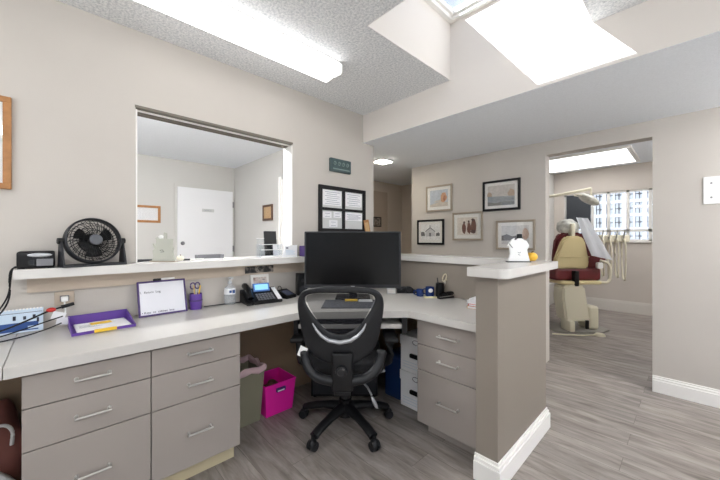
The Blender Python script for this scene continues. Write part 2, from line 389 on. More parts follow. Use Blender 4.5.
# waiting room seen through the opening
w = MB(); w.box(-3.36, -3.24, -1.4, 2.35, 0, ZC+.05)
struct('wall_waiting_far', w, 'wait')
struct('wall_waiting_right', MB().box(-3.24, -0.12, 2.23, 2.342, 0, ZC+.05), 'wait')
w = MB(); w.box(-3.36, -2.9, -1.5, -1.4, 0, ZC+.05); w.box(-0.5, -0.12, -1.5, -1.4, 0, ZC+.05); w.box(-2.9, -0.5, -1.5, -1.4, 0, 0.75); w.box(-2.9, -0.5, -1.5, -1.4, 2.2, ZC+.05)
struct('wall_waiting_left', w, 'wait')
struct('ceiling_waiting', MB().box(-3.24, -0.12, -1.4, 2.23, ZC, ZC+.1), 'pop2')
d = struct('door_1', MB().box(-3.24, -3.205, 1.335, 2.185, 0.005, 2.025, 0.003, 1), 'doorw', label='white waiting room door')
f = MB(); f.box(-3.24, -3.222, 1.295, 1.335, 0, 2.065); f.box(-3.24, -3.222, 2.185, 2.222, 0, 2.065); f.box(-3.24, -3.222, 1.335, 2.185, 2.025, 2.065)
f.build('door_frame', 'wait', d)
k = MB(); k.cyl((-3.205, 1.395, 1.15), (-3.16, 1.395, 1.15), 0.012); k.sph((-3.15, 1.395, 1.15), 0.03, (0.8, 1, 1)); k.build('door_handle', 'grey', d, True)
MB().box(-3.205, -3.198, 1.69, 1.875, 1.655, 1.705, 0.002, 1).build('door_sign', 'paper2', d)
lt = text_mb('OFFICE', 0.036, Matrix.Translation((-3.1975, 1.715, 1.667)) @ Matrix(((0, 0, 1, 0), (1, 0, 0, 0), (0, 1, 0, 0), (0, 0, 0, 1)))); lt.build('door_sign_lettering', 'inkg', d)
for z in (0.25, 1.05, 1.80):
    MB().cyl((-3.2, 2.19, z-.05), (-3.2, 2.19, z+.05), 0.010, seg=10).build('hinge', 'grey', d)
tm = MB(); tm.box(-1.70, -1.655, 2.212, 2.23, 0, 2.07); tm.box(-1.655, -1.35, 2.226, 2.23, 0, 2.03)
struct('trim_1', tm, 'trim', label='casing on the waiting room side wall')
# hallway
struct('wall_hall_left', MB().box(-1.45, -1.33, 2.342, 4.6, 0, ZL), 'hall')
struct('wall_hall_end', MB().box(-1.33, -0.352, 4.45, 4.6, 0, ZL), 'hall')
struct('wall_hall_right', MB().box(-0.352, -0.232, BY+.12, 4.6, 0, ZL), 'hall')
hd = struct('door_2', MB().box(-1.33, -1.312, 3.55, 4.05, 0.005, 2.0), 'hdoor', label='brown hall door')
f = MB(); f.box(-1.33, -1.305, 4.05, 4.10, 0, 2.05); f.box(-1.33, -1.305, 3.50, 3.55, 0, 2.05); f.box(-1.33, -1.305, 3.55, 4.05, 2.0, 2.05); f.build('door_frame', 'hall', hd)
# treatment room
TY = 6.8
WXa, WXb, WZa, WZb = 0.615, 2.42, 1.178, 2.022
w = MB(); w.box(0.33, WXa, TY, TY+.15, 0, ZC+.05); w.box(WXb, 3.4, TY, TY+.15, 0, ZC+.05); w.box(WXa, WXb, TY, TY+.15, 0, WZa); w.box(WXa, WXb, TY, TY+.15, WZb, ZC+.05)
struct('wall_treatment_far', w, 'treat')
struct('wall_treatment_left', MB().box(0.33, 0.45, BY+.12, TY, 0, ZC+.05), 'wait')
struct('wall_treatment_right', MB().box(3.3, 3.4, BY+.12, TY, 0, ZC+.05), 'treat')
struct('ceiling_treatment', MB().box(0.45, 3.3, BY+.12, TY, ZC, ZC+.1), 'pop2')
bb = MB(); base_run(bb, 0.45, TY, 3.3, TY, 0, -1, 0.19); struct('baseboard_treatment', bb, mat('treatment_baseboard', (218, 213, 206), 0.5))
wd = MB()
for x in (WXa, 1.020, 1.245, 1.500, 1.775, 2.05, WXb-.04): wd.box(x, x+.04, TY+.02, TY+.07, WZa, WZb)
wd.box(WXa, WXb, TY+.02, TY+.07, WZb-.03, WZb); wd.box(WXa, WXb, TY+.02, TY+.07, WZa, WZa+.03); wd.box(WXa, WXb, TY+.02, TY+.07, 1.335, 1.375)
w3 = struct('window_3', wd, 'trim', label='treatment room window')
MB().box(WXa+.01, WXb-.01, TY+.04, TY+.046, WZa+.01, WZb-.01).build('pane', 'glass', w3)
MB().box(WXa-.03, WXb+.03, TY-.03, TY, WZa-.022, WZa, 0.003, 1).build('window_sill', 'trim', w3)
tag(MB().box(0.655, 1.018, TY-.012, TY-.003, 1.40, 2.005).build('roller_blind', 'blind'), 'dark grey roller blind down over left part of treatment room window', 'blind')
# outdoors: screen of pierced blocks and the ground
struct('ground', MB().box(-8, 4.4, 7.2, 14, -0.15, -0.02), 'ground')
def breeze(part):
    mb = MB(); W_, H_ = 0.33, 0.292; y0, y1 = 8.6, 8.70
    for i in range(13):
        for j in range(8):
            cx, cz = -0.55+i*W_, 0.40+j*H_; w_, h = W_/2, H_/2
            if part == 'block':
                for a, c2, dd, e in ((-w_, -w_+.036, -h, h), (w_-.036, w_, -h, h), (-w_+.036, w_-.036, h-.036, h), (-w_+.036, w_-.036, -h, -h+.036), (-.016, .016, -h+.036, h-.036)):
                    mb.box(cx+a, cx+c2, y0, y1, cz+dd, cz+e)
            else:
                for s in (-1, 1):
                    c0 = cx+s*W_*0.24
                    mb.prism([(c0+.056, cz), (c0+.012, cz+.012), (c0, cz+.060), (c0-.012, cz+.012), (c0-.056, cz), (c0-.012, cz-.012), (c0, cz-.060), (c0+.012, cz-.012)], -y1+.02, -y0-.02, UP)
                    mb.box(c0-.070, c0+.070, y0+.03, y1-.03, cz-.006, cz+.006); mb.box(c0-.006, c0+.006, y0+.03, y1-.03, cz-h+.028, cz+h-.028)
    if part == 'block': mb.box(-0.72, 3.57, y0, y1, -.02, 0.40-H_/2)
    return mb
bs = tag(breeze('block').build('breeze_block_screen', 'concrete'), 'pierced concrete block screen outside the treatment room window', 'screen wall')
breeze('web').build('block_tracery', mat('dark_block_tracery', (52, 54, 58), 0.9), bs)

# ------------------------------------------------------------------ built-in desk
def tag_thing(name, mb, m, label, cat, smooth=False, group=None): return tag(mb.build(name, m, None, smooth), label, cat, group)
ZT = 0.765
poly = [(0.001, -0.137), (0.597, -0.137), (0.597, 1.078), (1.03, 1.592), (1.490, 1.592), (1.490, 2.199), (0.001, 2.199)]
tag_thing('corner_countertop', MB().prism(poly, 0.722, ZT, bev=0.002), 'lam', 'long white laminate desk top wrapping the corner in front of the chair', 'desk top')
tag_thing('side_countertop', MB().box(0.001, 0.597, -1.10, -0.139, 0.722, ZT, 0.002), 'lam', 'short stretch of white desk top at far left past the seam', 'desk top')
# half wall and end pillar
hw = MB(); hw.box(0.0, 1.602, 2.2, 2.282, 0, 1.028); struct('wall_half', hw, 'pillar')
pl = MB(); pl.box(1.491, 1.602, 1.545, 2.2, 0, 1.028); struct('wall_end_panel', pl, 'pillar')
b = MB()
for d_, za, zb in ((0.020, 0, .095), (0.014, .095, .113), (0.007, .113, .129)):
    b.box(1.602, 1.602+d_, 1.545, 2.282+d_, za, zb, 0.0015, 1); b.box(1.486, 1.602+d_, 1.545-d_, 1.545, za, zb, 0.0015, 1); b.box(1.2, 1.602, 2.282, 2.282+d_, za, zb, 0.0015, 1)
struct('baseboard_end_panel', b, 'trim')
# raised ledges
lp = [(0.001, -0.145), (0.14, -0.145), (0.14, 2.168), (0.001, 2.168), (0.001, OY1-.001), (-0.21, OY1-.001), (-0.21, OY0+.001), (0.001, OY0+.001)]
tag_thing('ledge_shelf', MB().prism(lp, 1.030, 1.075, bev=0.002), 'lamtop', 'long narrow white ledge running below the reception opening', 'ledge')
tag_thing('ledge_shelf', MB().box(0.002, 1.468, 2.17, 2.33, 1.0285, 1.080, 0.002), 'lamtop', 'white ledge on the half wall below the framed pictures', 'ledge')
cp = []
x0, x1, y0, y1, rr = 1.472, 1.668, 1.487, 2.300, 0.05
for ax, ay, a0 in ((x1-rr, y0+rr, -90), (x1-.012, y1-.012, 0), (x0, y1, 90), (x0, y0, 180)):
    if (ax, ay) in ((x0, y1), (x0, y0)): cp.append((ax, ay)); continue
    R_ = rr if a0 == -90 else 0.012
    for q in range(7): cp.append((ax+R_*math.cos(math.radians(a0+q*15)), ay+R_*math.sin(math.radians(a0+q*15))))
tag_thing('corner_ledge', MB().prism(cp, 1.0285, 1.074, bev=0.002), 'lamtop', 'white rounded ledge cap on top of the end panel by the doorway', 'ledge')
# cleat under the left ledge
tag_thing('ledge_cleat', MB().box(0.001, 0.022, -0.107, 2.1, 0.952, 1.029), 'cleat', 'beige support board fixed to wall under the long left ledge', 'support board')
# knee wall panel
struct('trim_2', MB().box(0.001, 0.010, 0.735, 2.198, 0.0, 0.721), 'kneewall', label='brown knee space panel')
struct('trim_4', MB().box(0.011, 1.06, 2.188, 2.198, 0.0, 0.721), 'kneewall', label='brown knee space panel')
struct('trim_3', MB().box(0.001, 0.010, -1.1, -0.11, 0.0, 0.721), 'kneewall', label='brown panel left of drawers')

def handle(p0, p1, out, parent):
    """bow handle between two points, standing off along out"""
    p0, p1, o = Vector(p0), Vector(p1), Vector(out)
    h = MB(); e = (p1-p0).normalized()*0.006
    h.cyl(p0, p0+o, 0.0045, seg=12); h.cyl(p1, p1+o, 0.0045, seg=12); h.cyl(p0, p0+o*0.15, 0.008, seg=12); h.cyl(p1, p1+o*0.15, 0.008, seg=12)
    h.tube([p0+o-e, p0+o, p1+o, p1+o+e], 0.005, 10)
    return h.build('handle', 'steel', parent, True)
def cab_left(y0, y1, ha, hb, label, kick_end):
    t = thing('drawer_cabinet', label, 'cabinet', (0, 0, 0))
    MB().box(0.03, 0.540, y0+.001, y1-.001, 0.105, 0.7205).build('carcass', 'body', t)
    if kick_end:
        MB().box(0.04, 0.542, y1-.0195, y1-.0005, 0.105, 0.7205).build('side_panel', 'cab', t)
    MB().box(0.05, 0.486, y0+.001, y1-.006, 0.0, 0.105).build('toe_kick', 'kick', t)
    for za, zb, zh in ((0.589, 0.708, 0.657), (0.429, 0.585, 0.507), (0.102, 0.425, 0.268)):
        d = MB().box(0.541, 0.560, y0+.0015, y1-.0015, za, zb, 0.0015, 1).build('drawer', 'cab', t)
        handle((0.560, ha, zh), (0.560, hb, zh), (0.026, 0, 0), d)
    return t
cab_left(-0.096, 0.3075, 0.055, 0.158, 'three-drawer greige cabinet at the left end under the white desk top', False)
cab_left(0.3085, 0.719, 0.462, 0.563, 'three-drawer greige cabinet standing beside the waste bins', True)
t = thing('drawer_cabinet', 'three-drawer greige cabinet between the white file boxes and end panel', 'cabinet')
MB().box(1.066, 1.484, 1.655, 2.18, 0.09, 0.7205).build('carcass', 'body', t)
MB().box(1.0615, 1.066, 1.655, 2.18, 0.075, 0.7205).build('side_panel', 'cab', t)
MB().box(1.10, 1.484, 1.70, 2.18, 0.0, 0.09).build('toe_kick', 'cab', t)
for za, zb, zh in ((0.563, 0.712, 0.640), (0.404, 0.559, 0.490), (0.076, 0.400, 0.247)):
    d = MB().box(1.0615, 1.486, 1.635, 1.654, za, zb, 0.0015, 1).build('drawer', 'cab', t)
    handle((1.222, 1.635, zh), (1.342, 1.635, zh), (0, -0.026, 0), d)
# keyboard tray on slides, under the diagonal edge
t = thing('keyboard_tray', 'pull-out grey keyboard tray under the diagonal desk edge', 'tray', (0.815, 1.335, 0), FACE)
MB().box(-0.36, 0.29, 0.025, 0.31, 0.652, 0.680, 0.003, 1).build('tray_board', 'lam', t)
MB().box(0.292, 0.325, 0.03, 0.33, 0.615, 0.7205).build('slide', 'black', t); MB().box(-0.39, -0.362, 0.03, 0.33, 0.615, 0.7205).build('slide', 'black', t)
t = thing('keyboard', 'black computer keyboard on the pull-out tray behind the chair back', 'keyboard', (0.815, 1.335, 0.6805), FACE)
MB().box(-0.26, 0.16, 0.03, 0.17, 0, 0.018, 0.004, 2).build('keyboard_case', 'black', t, True)
m = MB()
for r_ in range(5):
    for c_ in range(20): m.box(-0.25+c_*0.0195, -0.25+c_*0.0195+.0165, 0.045+r_*0.023, 0.045+r_*0.023+.019, 0.018, 0.024, 0.0015, 1)
m.build('keys', 'dgrey', t)

# ------------------------------------------------------------------ lamps
def fluorescent(label, loc, rz, strength):
    t = thing('ceiling_light', label, 'ceiling light', loc, rz)
    dm = M['diff'] if strength == LAMP else mat('lamp_diffuser', (250, 250, 248), 0.4, emit=(252, 252, 252), estr=strength)
    MB().box(-0.080, 0.080, -0.60, 0.60, -0.026, 0, 0.004, 1).build('housing', 'trim', t)
    poly = [(-0.090, -0.020), (-0.092, -0.070), (-0.080, -0.088), (-0.03, -0.086), (0, -0.080), (0.03, -0.086), (0.080, -0.088), (0.092, -0.070), (0.090, -0.020)]
    R90 = Matrix(((1, 0, 0, 0), (0, 0, 1, 0), (0, 1, 0, 0), (0, 0, 0, 1)))
    MB().prism(poly, -0.595, 0.595, R90).build('diffuser', dm, t, True)
    for y in (-0.61, 0.598): MB().prism([(x*1.01, z*1.01) for x, z in poly], y, y+.012, R90).build('end_cap', 'white', t)
fluorescent('long white fluorescent ceiling light with wraparound diffuser above the desk', (0.497, 0.815, ZC), 0, LAMP)
fluorescent('added fluorescent fill light, unseen behind the camera', (2.9, -0.9, ZC), 0, LAMP_FILL_ROOM)  # added lamp out of view, brightens the back wall
fluorescent('second added fluorescent fill light, unseen by the right wall', (3.7, 0.6, ZC), 0, LAMP_FILL_ROOM)  # unseen lamp, added as fill for the room
fluorescent('added crosswise fluorescent fill light, unseen by the entrance wall', (1.2, -1.3, ZC), PI/2, LAMP_FILL_ROOM)  # another added lamp out of view, for fill
fluorescent('added fluorescent fill light under the low ceiling, unseen by the right wall', (3.4, 2.85, ZL), 0, 19.0)  # added out of frame to light the floor and back wall
fluorescent('added unseen fluorescent fill light of the waiting room', (-0.75, 0.6, ZC), 0, LAMP_FILL_WAIT)  # added where the opening hides it, brightens the waiting room
t = thing('ceiling_light', 'big square luminous ceiling panel of the treatment room', 'ceiling light', (1.08, 5.95, ZC))
m = MB(); m.box(-0.62, 0.625, -0.55, -0.52, -0.03, 0); m.box(-0.62, 0.625, 0.52, 0.55, -0.03, 0); m.box(-0.62, -0.59, -0.52, 0.52, -0.03, 0); m.box(0.575, 0.625, -0.52, 0.52, -0.03, 0); m.build('frame', 'trim', t)
MB().box(-0.59, 0.575, -0.52, 0.52, -0.022, -0.004).build('diffuser', mat('lamp_diffuser', (250, 250, 248), 0.4, emit=(252, 252, 252), estr=LAMP_TREAT), t)
fluorescent('added unseen fluorescent fill light of the treatment room', (2.6, 5.0, ZC), 0, 11.0)  # extra unseen lamp, added to raise the treatment room light
t = thing('ceiling_light', 'small square flush ceiling light glowing in the hallway', 'ceiling light', (-0.327, 2.85, ZL))
MB().box(-0.088, 0.088, -0.088, 0.088, -0.018, 0, 0.003, 1).build('frame', 'trim', t)
MB().box(-0.078, 0.078, -0.078, 0.078, -0.026, -0.018, 0.004, 1).build('diffuser', 'diffw', t)

# ------------------------------------------------------------------ office chair
def lay_loop(pts, n): return pts
def chair():
    t = thing('office_chair', 'black mesh-back swivel office chair tucked in at the desk corner', 'chair', (0.694, 1.358, 0), FACE)
    S = 184.0
    def bx(u): return (u-344.0)/S*1.03
    def bz(v): return 1.232-(v-239)/S
    def by(x, z): return -0.350 + 0.75*x*x - 0.10*(z-0.65)
    outer = [(342, 288.3), (360, 288.8), (374, 291), (382, 296), (385, 306), (383, 322), (380, 340), (376, 353), (366, 363), (352, 368), (342, 369), (332, 368), (318, 363), (308, 353), (304, 340), (301, 322), (299, 306), (302, 296), (310, 291), (324, 288.8)]
    inner = [(342, 295.5), (356, 295.5), (367, 296.2), (373, 298.5), (374.5, 303), (371, 311), (366, 320), (360, 328), (354, 333), (348, 336), (342, 337), (336, 336), (330, 333), (324, 328), (318, 320), (312, 311), (308.5, 303), (310, 298.5), (317, 296.2), (328, 295.5)]
    b = bmesh.new(); rings = []
    for (uo, vo), (ui, vi) in zip(outer, inner):
        xo, zo, xi, zi = bx(uo), bz(vo), bx(ui)*1.05, bz(vi-.5)
        r = []
        for x, z, dy in ((xo, zo, 0.010), (xo, zo, -0.010), (xo*.9+xi*.1, zo*.9+zi*.1, -0.018), (xo*.1+xi*.9, zo*.1+zi*.9, -0.018), (xi, zi, -0.008), (xi, zi, 0.010), (xo*.5+xi*.5, zo*.5+zi*.5, 0.016)):
            r.append(b.verts.new((x, by(x, z)+dy, z)))
        rings.append(r)
    n = len(rings)
    for i in range(n):
        a, c = rings[i], rings[(i+1) % n]
        for k in range(7): b.faces.new((a[k], a[(k+1) % 7], c[(k+1) % 7], c[k]))
    m = MB(); m._merge(b); fr = m.build('back_frame', 'cblk', t, True)
    md = fr.modifiers.new('s', 'SUBSURF'); md.levels = 2; md.render_levels = 2
    # net panel filling the opening
    m = MB(); b = bmesh.new(); ring = [b.verts.new((bx(u), by(bx(u), bz(v)), bz(v))) for u, v in inner]
    # strips pairing left and right sides of the opening
    order = [(0, 0), (1, 19), (2, 18), (3, 17), (4, 16), (5, 15), (6, 14), (7, 13), (8, 12), (9, 11), (10, 10)]
    rows = []
    for a, c in order:
        pa, pc = inner[a], inner[c]; row = []
        for q in range(9):
            u = pa[0]+(pc[0]-pa[0])*q/8; v = pa[1]+(pc[1]-pa[1])*q/8
            row.append(b.verts.new((bx(u), by(bx(u), bz(v)), bz(v))))
        rows.append(row)
    for r0, r1 in zip(rows, rows[1:]):
        for q in range(8): b.faces.new((r0[q], r0[q+1], r1[q+1], r1[q]))
    for v in ring: b.verts.remove(v)
    bmesh.ops.remove_doubles(b, verts=b.verts, dist=0.0005)
    m._merge(b); m.build('back_mesh', 'net', t, True)
    # silver accent bow
    pts = [(315.5, 325), (319, 331), (324, 337), (331, 341.5), (341.5, 343.5), (352, 341.5), (359, 337), (364, 331), (366.5, 325)]
    MB().tube([(bx(u), by(bx(u), bz(v))-.030, bz(v)) for u, v in pts], [0.003, 0.007, 0.009, 0.011, 0.012, 0.011, 0.009, 0.007, 0.003], 10, smooth=0).build('accent_bow', 'chrome', t, True)
    # spine and adjuster
    m = MB(); m.box(-0.058, 0.058, -0.388, -0.350, 0.40, 0.61, 0.015, 3); m.box(-0.045, 0.045, -0.38, -0.10, 0.372, 0.412, 0.012, 2); m.build('spine', 'black', t, True)
    m = MB(); m.cyl((-.004, -0.386, 0.515), (-.004, -0.404, 0.515), 0.034, 0.030, 24); m.cyl((-.004, -0.404, 0.515), (-.004, -0.408, 0.515), 0.022, 0.018, 24); m.build('tilt_knob', 'cblk', t, True)
    # lumbar wings sweeping from the sides of the back into the spine
    for s in (-1, 1):
        m = MB(); m.tube([(s*0.215, -0.30, 0.60), (s*0.208, -0.315, 0.545), (s*0.18, -0.335, 0.495), (s*0.13, -0.352, 0.462), (s*0.05, -0.366, 0.452)], [0.014, 0.024, 0.030, 0.030, 0.026], 12, flat=1.0, smooth=2)
        m.build('lumbar_wing', 'cblk', t, True)
    # seat
    m = MB(); m.box(-0.235, 0.235, -0.24, 0.25, 0.425, 0.505, 0.038, 4); m.build('seat', 'cfab', t, True)
    m = MB(); m.box(-0.205, 0.205, -0.215, 0.21, 0.405, 0.430, 0.012, 2); m.build('seat_pan', 'black', t, True)
    m = MB(); m.box(-0.085, 0.085, -0.13, 0.12, 0.345, 0.405, 0.014, 2); m.build('tilt_mechanism', 'black', t, True)
    # armrests
    for s in (-1, 1):
        m = MB(); m.tube([(s*0.15, 0.0, 0.41), (s*0.255, 0.0, 0.415), (s*0.285, -0.04, 0.45), (s*0.285, -0.04, 0.59)], [0.020, 0.020, 0.020, 0.022], 10, flat=1.5, smooth=1)
        a = m.build('armrest_post', 'cblk', t, True)
        m = MB(); m.box(s*0.285-.043, s*0.285+.043, -0.17, 0.06, 0.588, 0.618, 0.014, 3); m.build('armrest_pad', 'black', a, True)
    # levers
    m = MB(); m.tube([(0.06, -0.05, 0.36), (0.14, -0.14, 0.315), (0.165, -0.17, 0.28)], 0.006, 8); m.build('tilt_lever', 'chrome', t, True)
    m = MB(); m.sph((0, 0, 0), 0.022, (0.55, 0.5, 1.9), mtx=Matrix.Translation((0.180, -0.185, 0.245)) @ Matrix.Rotation(-0.45, 4, 'Y')); m.build('lever_paddle', 'chrome', t, True)
    m = MB(); m.tube([(0.08, 0.02, 0.38), (0.20, -0.03, 0.375)], 0.006, 8); m.sph((0.225, -0.035, 0.372), 0.02, (1.6, 1, 0.6)); m.build('height_lever', 'chrome', t, True)
    # column with a bellows
    prof = [(0.030, 0.10)]
    for k in range(6):
        z = 0.155+k*0.032; prof += [(0.030, z), (0.040, z+.004), (0.040, z+.024), (0.030, z+.028)]
    prof += [(0.028, 0.35), (0, 0.35)]
    MB().lathe([(0, 0.07)]+prof, seg=24).build('gas_column', 'blacks', t, True)
    # five star base
    m = MB(); m.cyl((0, 0, 0.075), (0, 0, 0.150), 0.052, 0.040, 28); m.build('base_hub', 'black', t, True)
    for k in range(5):
        a = math.radians(-90+36+72*k); R_ = 0.302; dx, dy = math.cos(a), math.sin(a)
        m = MB(); m.tube([(dx*0.03, dy*0.03, 0.125), (dx*0.12, dy*0.12, 0.122), (dx*0.24, dy*0.24, 0.097), (dx*(R_-.01), dy*(R_-.01), 0.076)], [0.044, 0.040, 0.035, 0.029], 12, flat=0.75, smooth=1)
        leg = m.build('base_leg', 'black', t, True)
        cx, cy = dx*R_, dy*R_; px, py = -dy, dx
        m = MB()
        for s in (-1, 1):
            m.cyl((cx+px*s*0.005, cy+py*s*0.005, 0.029), (cx+px*s*0.025, cy+py*s*0.025, 0.029), 0.029, 0.026, 22)
        m.cyl((cx, cy, 0.04), (cx, cy, 0.08), 0.010, seg=12)
        m.sph((cx, cy, 0.040), 0.027, (1, 1, 0.9), 16)
        m.build('caster', 'cblk', leg, True)
    MB().box(-0.022, 0.022, -0.002, 0.002, -0.028, 0.028, 0.001, 1, Matrix.Translation((-0.222, -0.322, 0.595)) @ Matrix.Rotation(0.4, 4, 'Y')).build('paper_tag', 'white', t)
    return t
chair()

# ------------------------------------------------------------------ monitor and things by it
t = thing('computer_monitor', 'large black flat monitor standing on the desk corner', 'monitor', (0.515, 1.585, ZT), FACE)
MB().box(-0.357, 0.357, -0.012, 0.028, 0.087, 0.506, 0.006, 2).build('casing', 'dgrey', t, True)
MB().box(-0.344, 0.344, -0.0145, -0.0118, 0.114, 0.497).build('screen', 'screen', t)
MB().box(-0.03, 0.03, 0.03, 0.065, 0.012, 0.28, 0.006, 2).build('stand_neck', 'black', t, True)
MB().box(-0.13, 0.13, -0.01, 0.17, 0.0, 0.013, 0.004, 2).build('stand_base', 'black', t, True)
MB().box(-0.014, 0.014, -0.0135, -0.0115, 0.096, 0.103).build('badge', 'chrome', t)
t = thing('desk_pad', 'dark speckled grey desk pad lying in front of the monitor', 'desk pad', (0.715, 1.395, ZT), FACE)
MB().box(-0.20, 0.20, -0.025, 0.255, 0, 0.004, 0.001, 1).build('pad', mat('speckled_pad', (92, 94, 100), 0.8, noise=0.5, nscale=90), t)
MB().box(-0.20, 0.20, -0.025, -0.018, 0.0035, 0.0048).build('edge_strip', 'black', t)
tag_thing('sticky_note_pad', MB().box(-0.045, 0.045, -0.016, 0.016, 0, 0.012, 0.001, 1), 'yellow', 'slim yellow note pad lying behind the keyboard', 'note pad').location = (0.560, 1.53, ZT+.0045)
bpy.data.objects['sticky_note_pad'].rotation_euler = (0, 0, FACE)
o = tag_thing('tissue_pack', MB().box(-0.05, 0.05, -0.018, 0.018, 0, 0.016, 0.005, 2), 'paper', 'small white packet lying behind the keyboard', 'packet', True); o.location = (0.640, 1.595, ZT); o.rotation_euler = (0, 0, FACE)
t = thing('card_box', 'small white card box on desk below monitor right corner', 'box', (0.545, 1.985, ZT), FACE)
MB().box(-0.034, 0.034, -0.02, 0.03, 0, 0.048, 0.002, 1).build('box_body', 'paper2', t); MB().box(-0.028, 0.028, -0.0215, -0.0195, 0.010, 0.038).build('printed_panel', 'matte', t)
t = thing('adapter_box', 'squat dark grey box beside the white card box near the monitor', 'box', (0.575, 2.08, ZT), FACE)
MB().box(-0.038, 0.038, -0.03, 0.03, 0, 0.052, 0.006, 2).build('case', 'dgrey', t, True); MB().box(-0.03, 0.03, -0.032, -0.029, 0.01, 0.042).build('front_panel', 'black', t)

# ------------------------------------------------------------------ things on the left ledge
ZG = 1.075
t = thing('label_printer', 'small black desktop label printer at the left end of ledge', 'printer', (0.070, -0.072, ZG), EAST)
MB().box(-0.064, 0.064, -0.05, 0.05, 0.003, 0.082, 0.010, 3).build('case', 'black', t, True)
m = MB(); m.sph((0.012, -0.0505, 0.064), 0.042, (1, 0.12, 0.24), 20); m.build('control_strip', 'chrome', t, True)
MB().box(0.0, 0.058, -0.053, -0.048, 0.012, 0.046, 0.002, 1).build('front_plate', 'grey', t)
MB().box(-0.026, -0.004, -0.0525, -0.048, 0.018, 0.044, 0.001, 1).build('paper_slot', 'blacks', t)
for s in (-1, 1): MB().box(s*0.05-.012, s*0.05+.012, -0.035, 0.035, 0, 0.004).build('rubber_foot', 'dgrey', t)
def fan():
    t = thing('desk_fan', 'black round table fan with cage grille on the ledge', 'fan', (0.082, 0.137, ZG), EAST-math.radians(-14))
    A = 0.119; cz = 0.130; tilt = math.radians(-12)
    HT = Matrix.Translation((0, 0, cz)) @ Matrix.Rotation(tilt, 4, 'X') @ Matrix.Rotation(PI/2, 4, 'X')   # local z of the head -> front (-y), raised
    def head(name, mb, m, sm=True):
        bmesh.ops.transform(mb.bm, matrix=HT, verts=mb.bm.verts); return mb.build(name, m, t, sm)
    head('rim', MB().lathe([(A-.007, -0.018), (A, -0.018), (A+.002, 0.0), (A, 0.022), (A-.005, 0.026), (A-.009, 0.021), (A-.007, -0.018)], seg=48), 'dgrey')
    def grille(z, dome, n_w):
        m = MB()
        for r_ in (0.05, 0.075, 0.10):
            zz = z+dome*(1-(r_/A)**2)
            m.tube([(r_*math.cos(2*PI*k/36), r_*math.sin(2*PI*k/36), zz) for k in range(36)], 0.0017, 5, closed=True)
        for k in range(n_w):
            a = 2*PI*k/n_w; pts = []
            for q in range(5):
                r_ = 0.034+(A-.012-.034)*q/4; aa = a+0.35*(q/4); pts.append((r_*math.cos(aa), r_*math.sin(aa), z+dome*(1-(r_/A)**2)))
            m.tube(pts, 0.0015, 4)
        return m
    head('front_grille', grille(0.018, 0.016, 40), 'black'); head('rear_grille', grille(-0.018, -0.02, 20), 'black')
    head('badge', MB().lathe([(0, 0.046), (0.020, 0.045), (0.027, 0.042), (0.029, 0.036), (0.028, 0.032), (0, 0.032)], seg=32), mat('fan_badge', (86, 88, 94), 0.4))
    head('motor', MB().lathe([(0, -0.075), (0.03, -0.072), (0.045, -0.06), (0.045, -0.03), (0.02, -0.02), (0.02, 0.02), (0, 0.02)], seg=24), 'black')
    for k in range(3):
        b = bmesh.new(); base = 2*PI*k/3+0.5; rows = []
        for i in range(6):
            r_ = 0.02+0.066*i/5; row = []
            for q in range(6):
                sp = 0.85*(1-0.15*i/5); a = base+(q/5-.5)*2*sp*0.55
                row.append(b.verts.new((r_*math.cos(a), r_*math.sin(a), 0.012*(q/5-.5)*2)))
            rows.append(row)
        for r0, r1 in zip(rows, rows[1:]):
            for q in range(5): b.faces.new((r0[q], r0[q+1], r1[q+1], r1[q]))
        bmesh.ops.solidify(b, geom=b.faces[:], thickness=0.002)
        m = MB(); m._merge(b); head('blade', m, 'black')
    m = MB(); m.box(-0.134, 0.134, -0.055, 0.035, 0.0, 0.012, 0.005, 2); m.build('base_bar', 'dgrey', t, True)
    for s in (-1, 1):
        m = MB(); m.prism([(-0.050, 0.006), (0.032, 0.006), (0.012, cz+.004), (-0.012, cz+.004)], s*0.129-.005, s*0.129+.005, Matrix(((0, 0, 1, 0), (1, 0, 0, 0), (0, 1, 0, 0), (0, 0, 0, 1))), 0.002)
        m.build('yoke', 'dgrey', t, True)
        m = MB(); m.cyl((s*0.117, 0, cz), (s*0.141, 0, cz), 0.015, 0.015, 20); m.build('pivot_knob', 'black', t, True)
    return t
fan()
def cutout(name, label, pts, s, loc, m, thick=0.012):
    t = thing(name, label, 'figure', loc, FACE)
    MB().prism([(x*s, z*s) for x, z in pts], -thick/2, thick/2, UP, 0.0012).build('board', m, t)
    return t
# pale green cutout; units are tenths of a foot mark, scaled by height
sg = [(-71, 0), (-56, 30), (-61, 65), (-51, 75), (-63, 105), (-54, 107), (-41, 90), (-41, 125), (-44, 140), (-31, 145), (2, 135), (4, 173), (17, 168), (17, 135), (52, 133), (49, 95), (59, 80), (52, 60), (59, 30), (72, 5), (72, 0)]
t = cutout('cutout_figure', 'pale green cutout figure standing on ledge in the reception opening', sg, 0.00105, (0.012, 0.473, ZG), 'sage', 0.016)
MB().box(-0.078, 0.078, -0.018, 0.018, 0, 0.006, 0.001, 1).build('base', 'taupe', t)
MB().sph((-0.016, -0.001, 0.150), 0.018, (1, 0.5, 0.75)).build('ghost_head', 'white', t, True)
m = MB(); m.tube([(-0.018, -0.0088, 0.070), (-0.004, -0.0088, 0.074), (0.004, -0.0088, 0.066)], 0.0016, 5); m.tube([(-0.014, -0.0088, 0.060), (0.008, -0.0088, 0.062)], 0.0016, 5); m.build('emblem', 'dgrey', t)
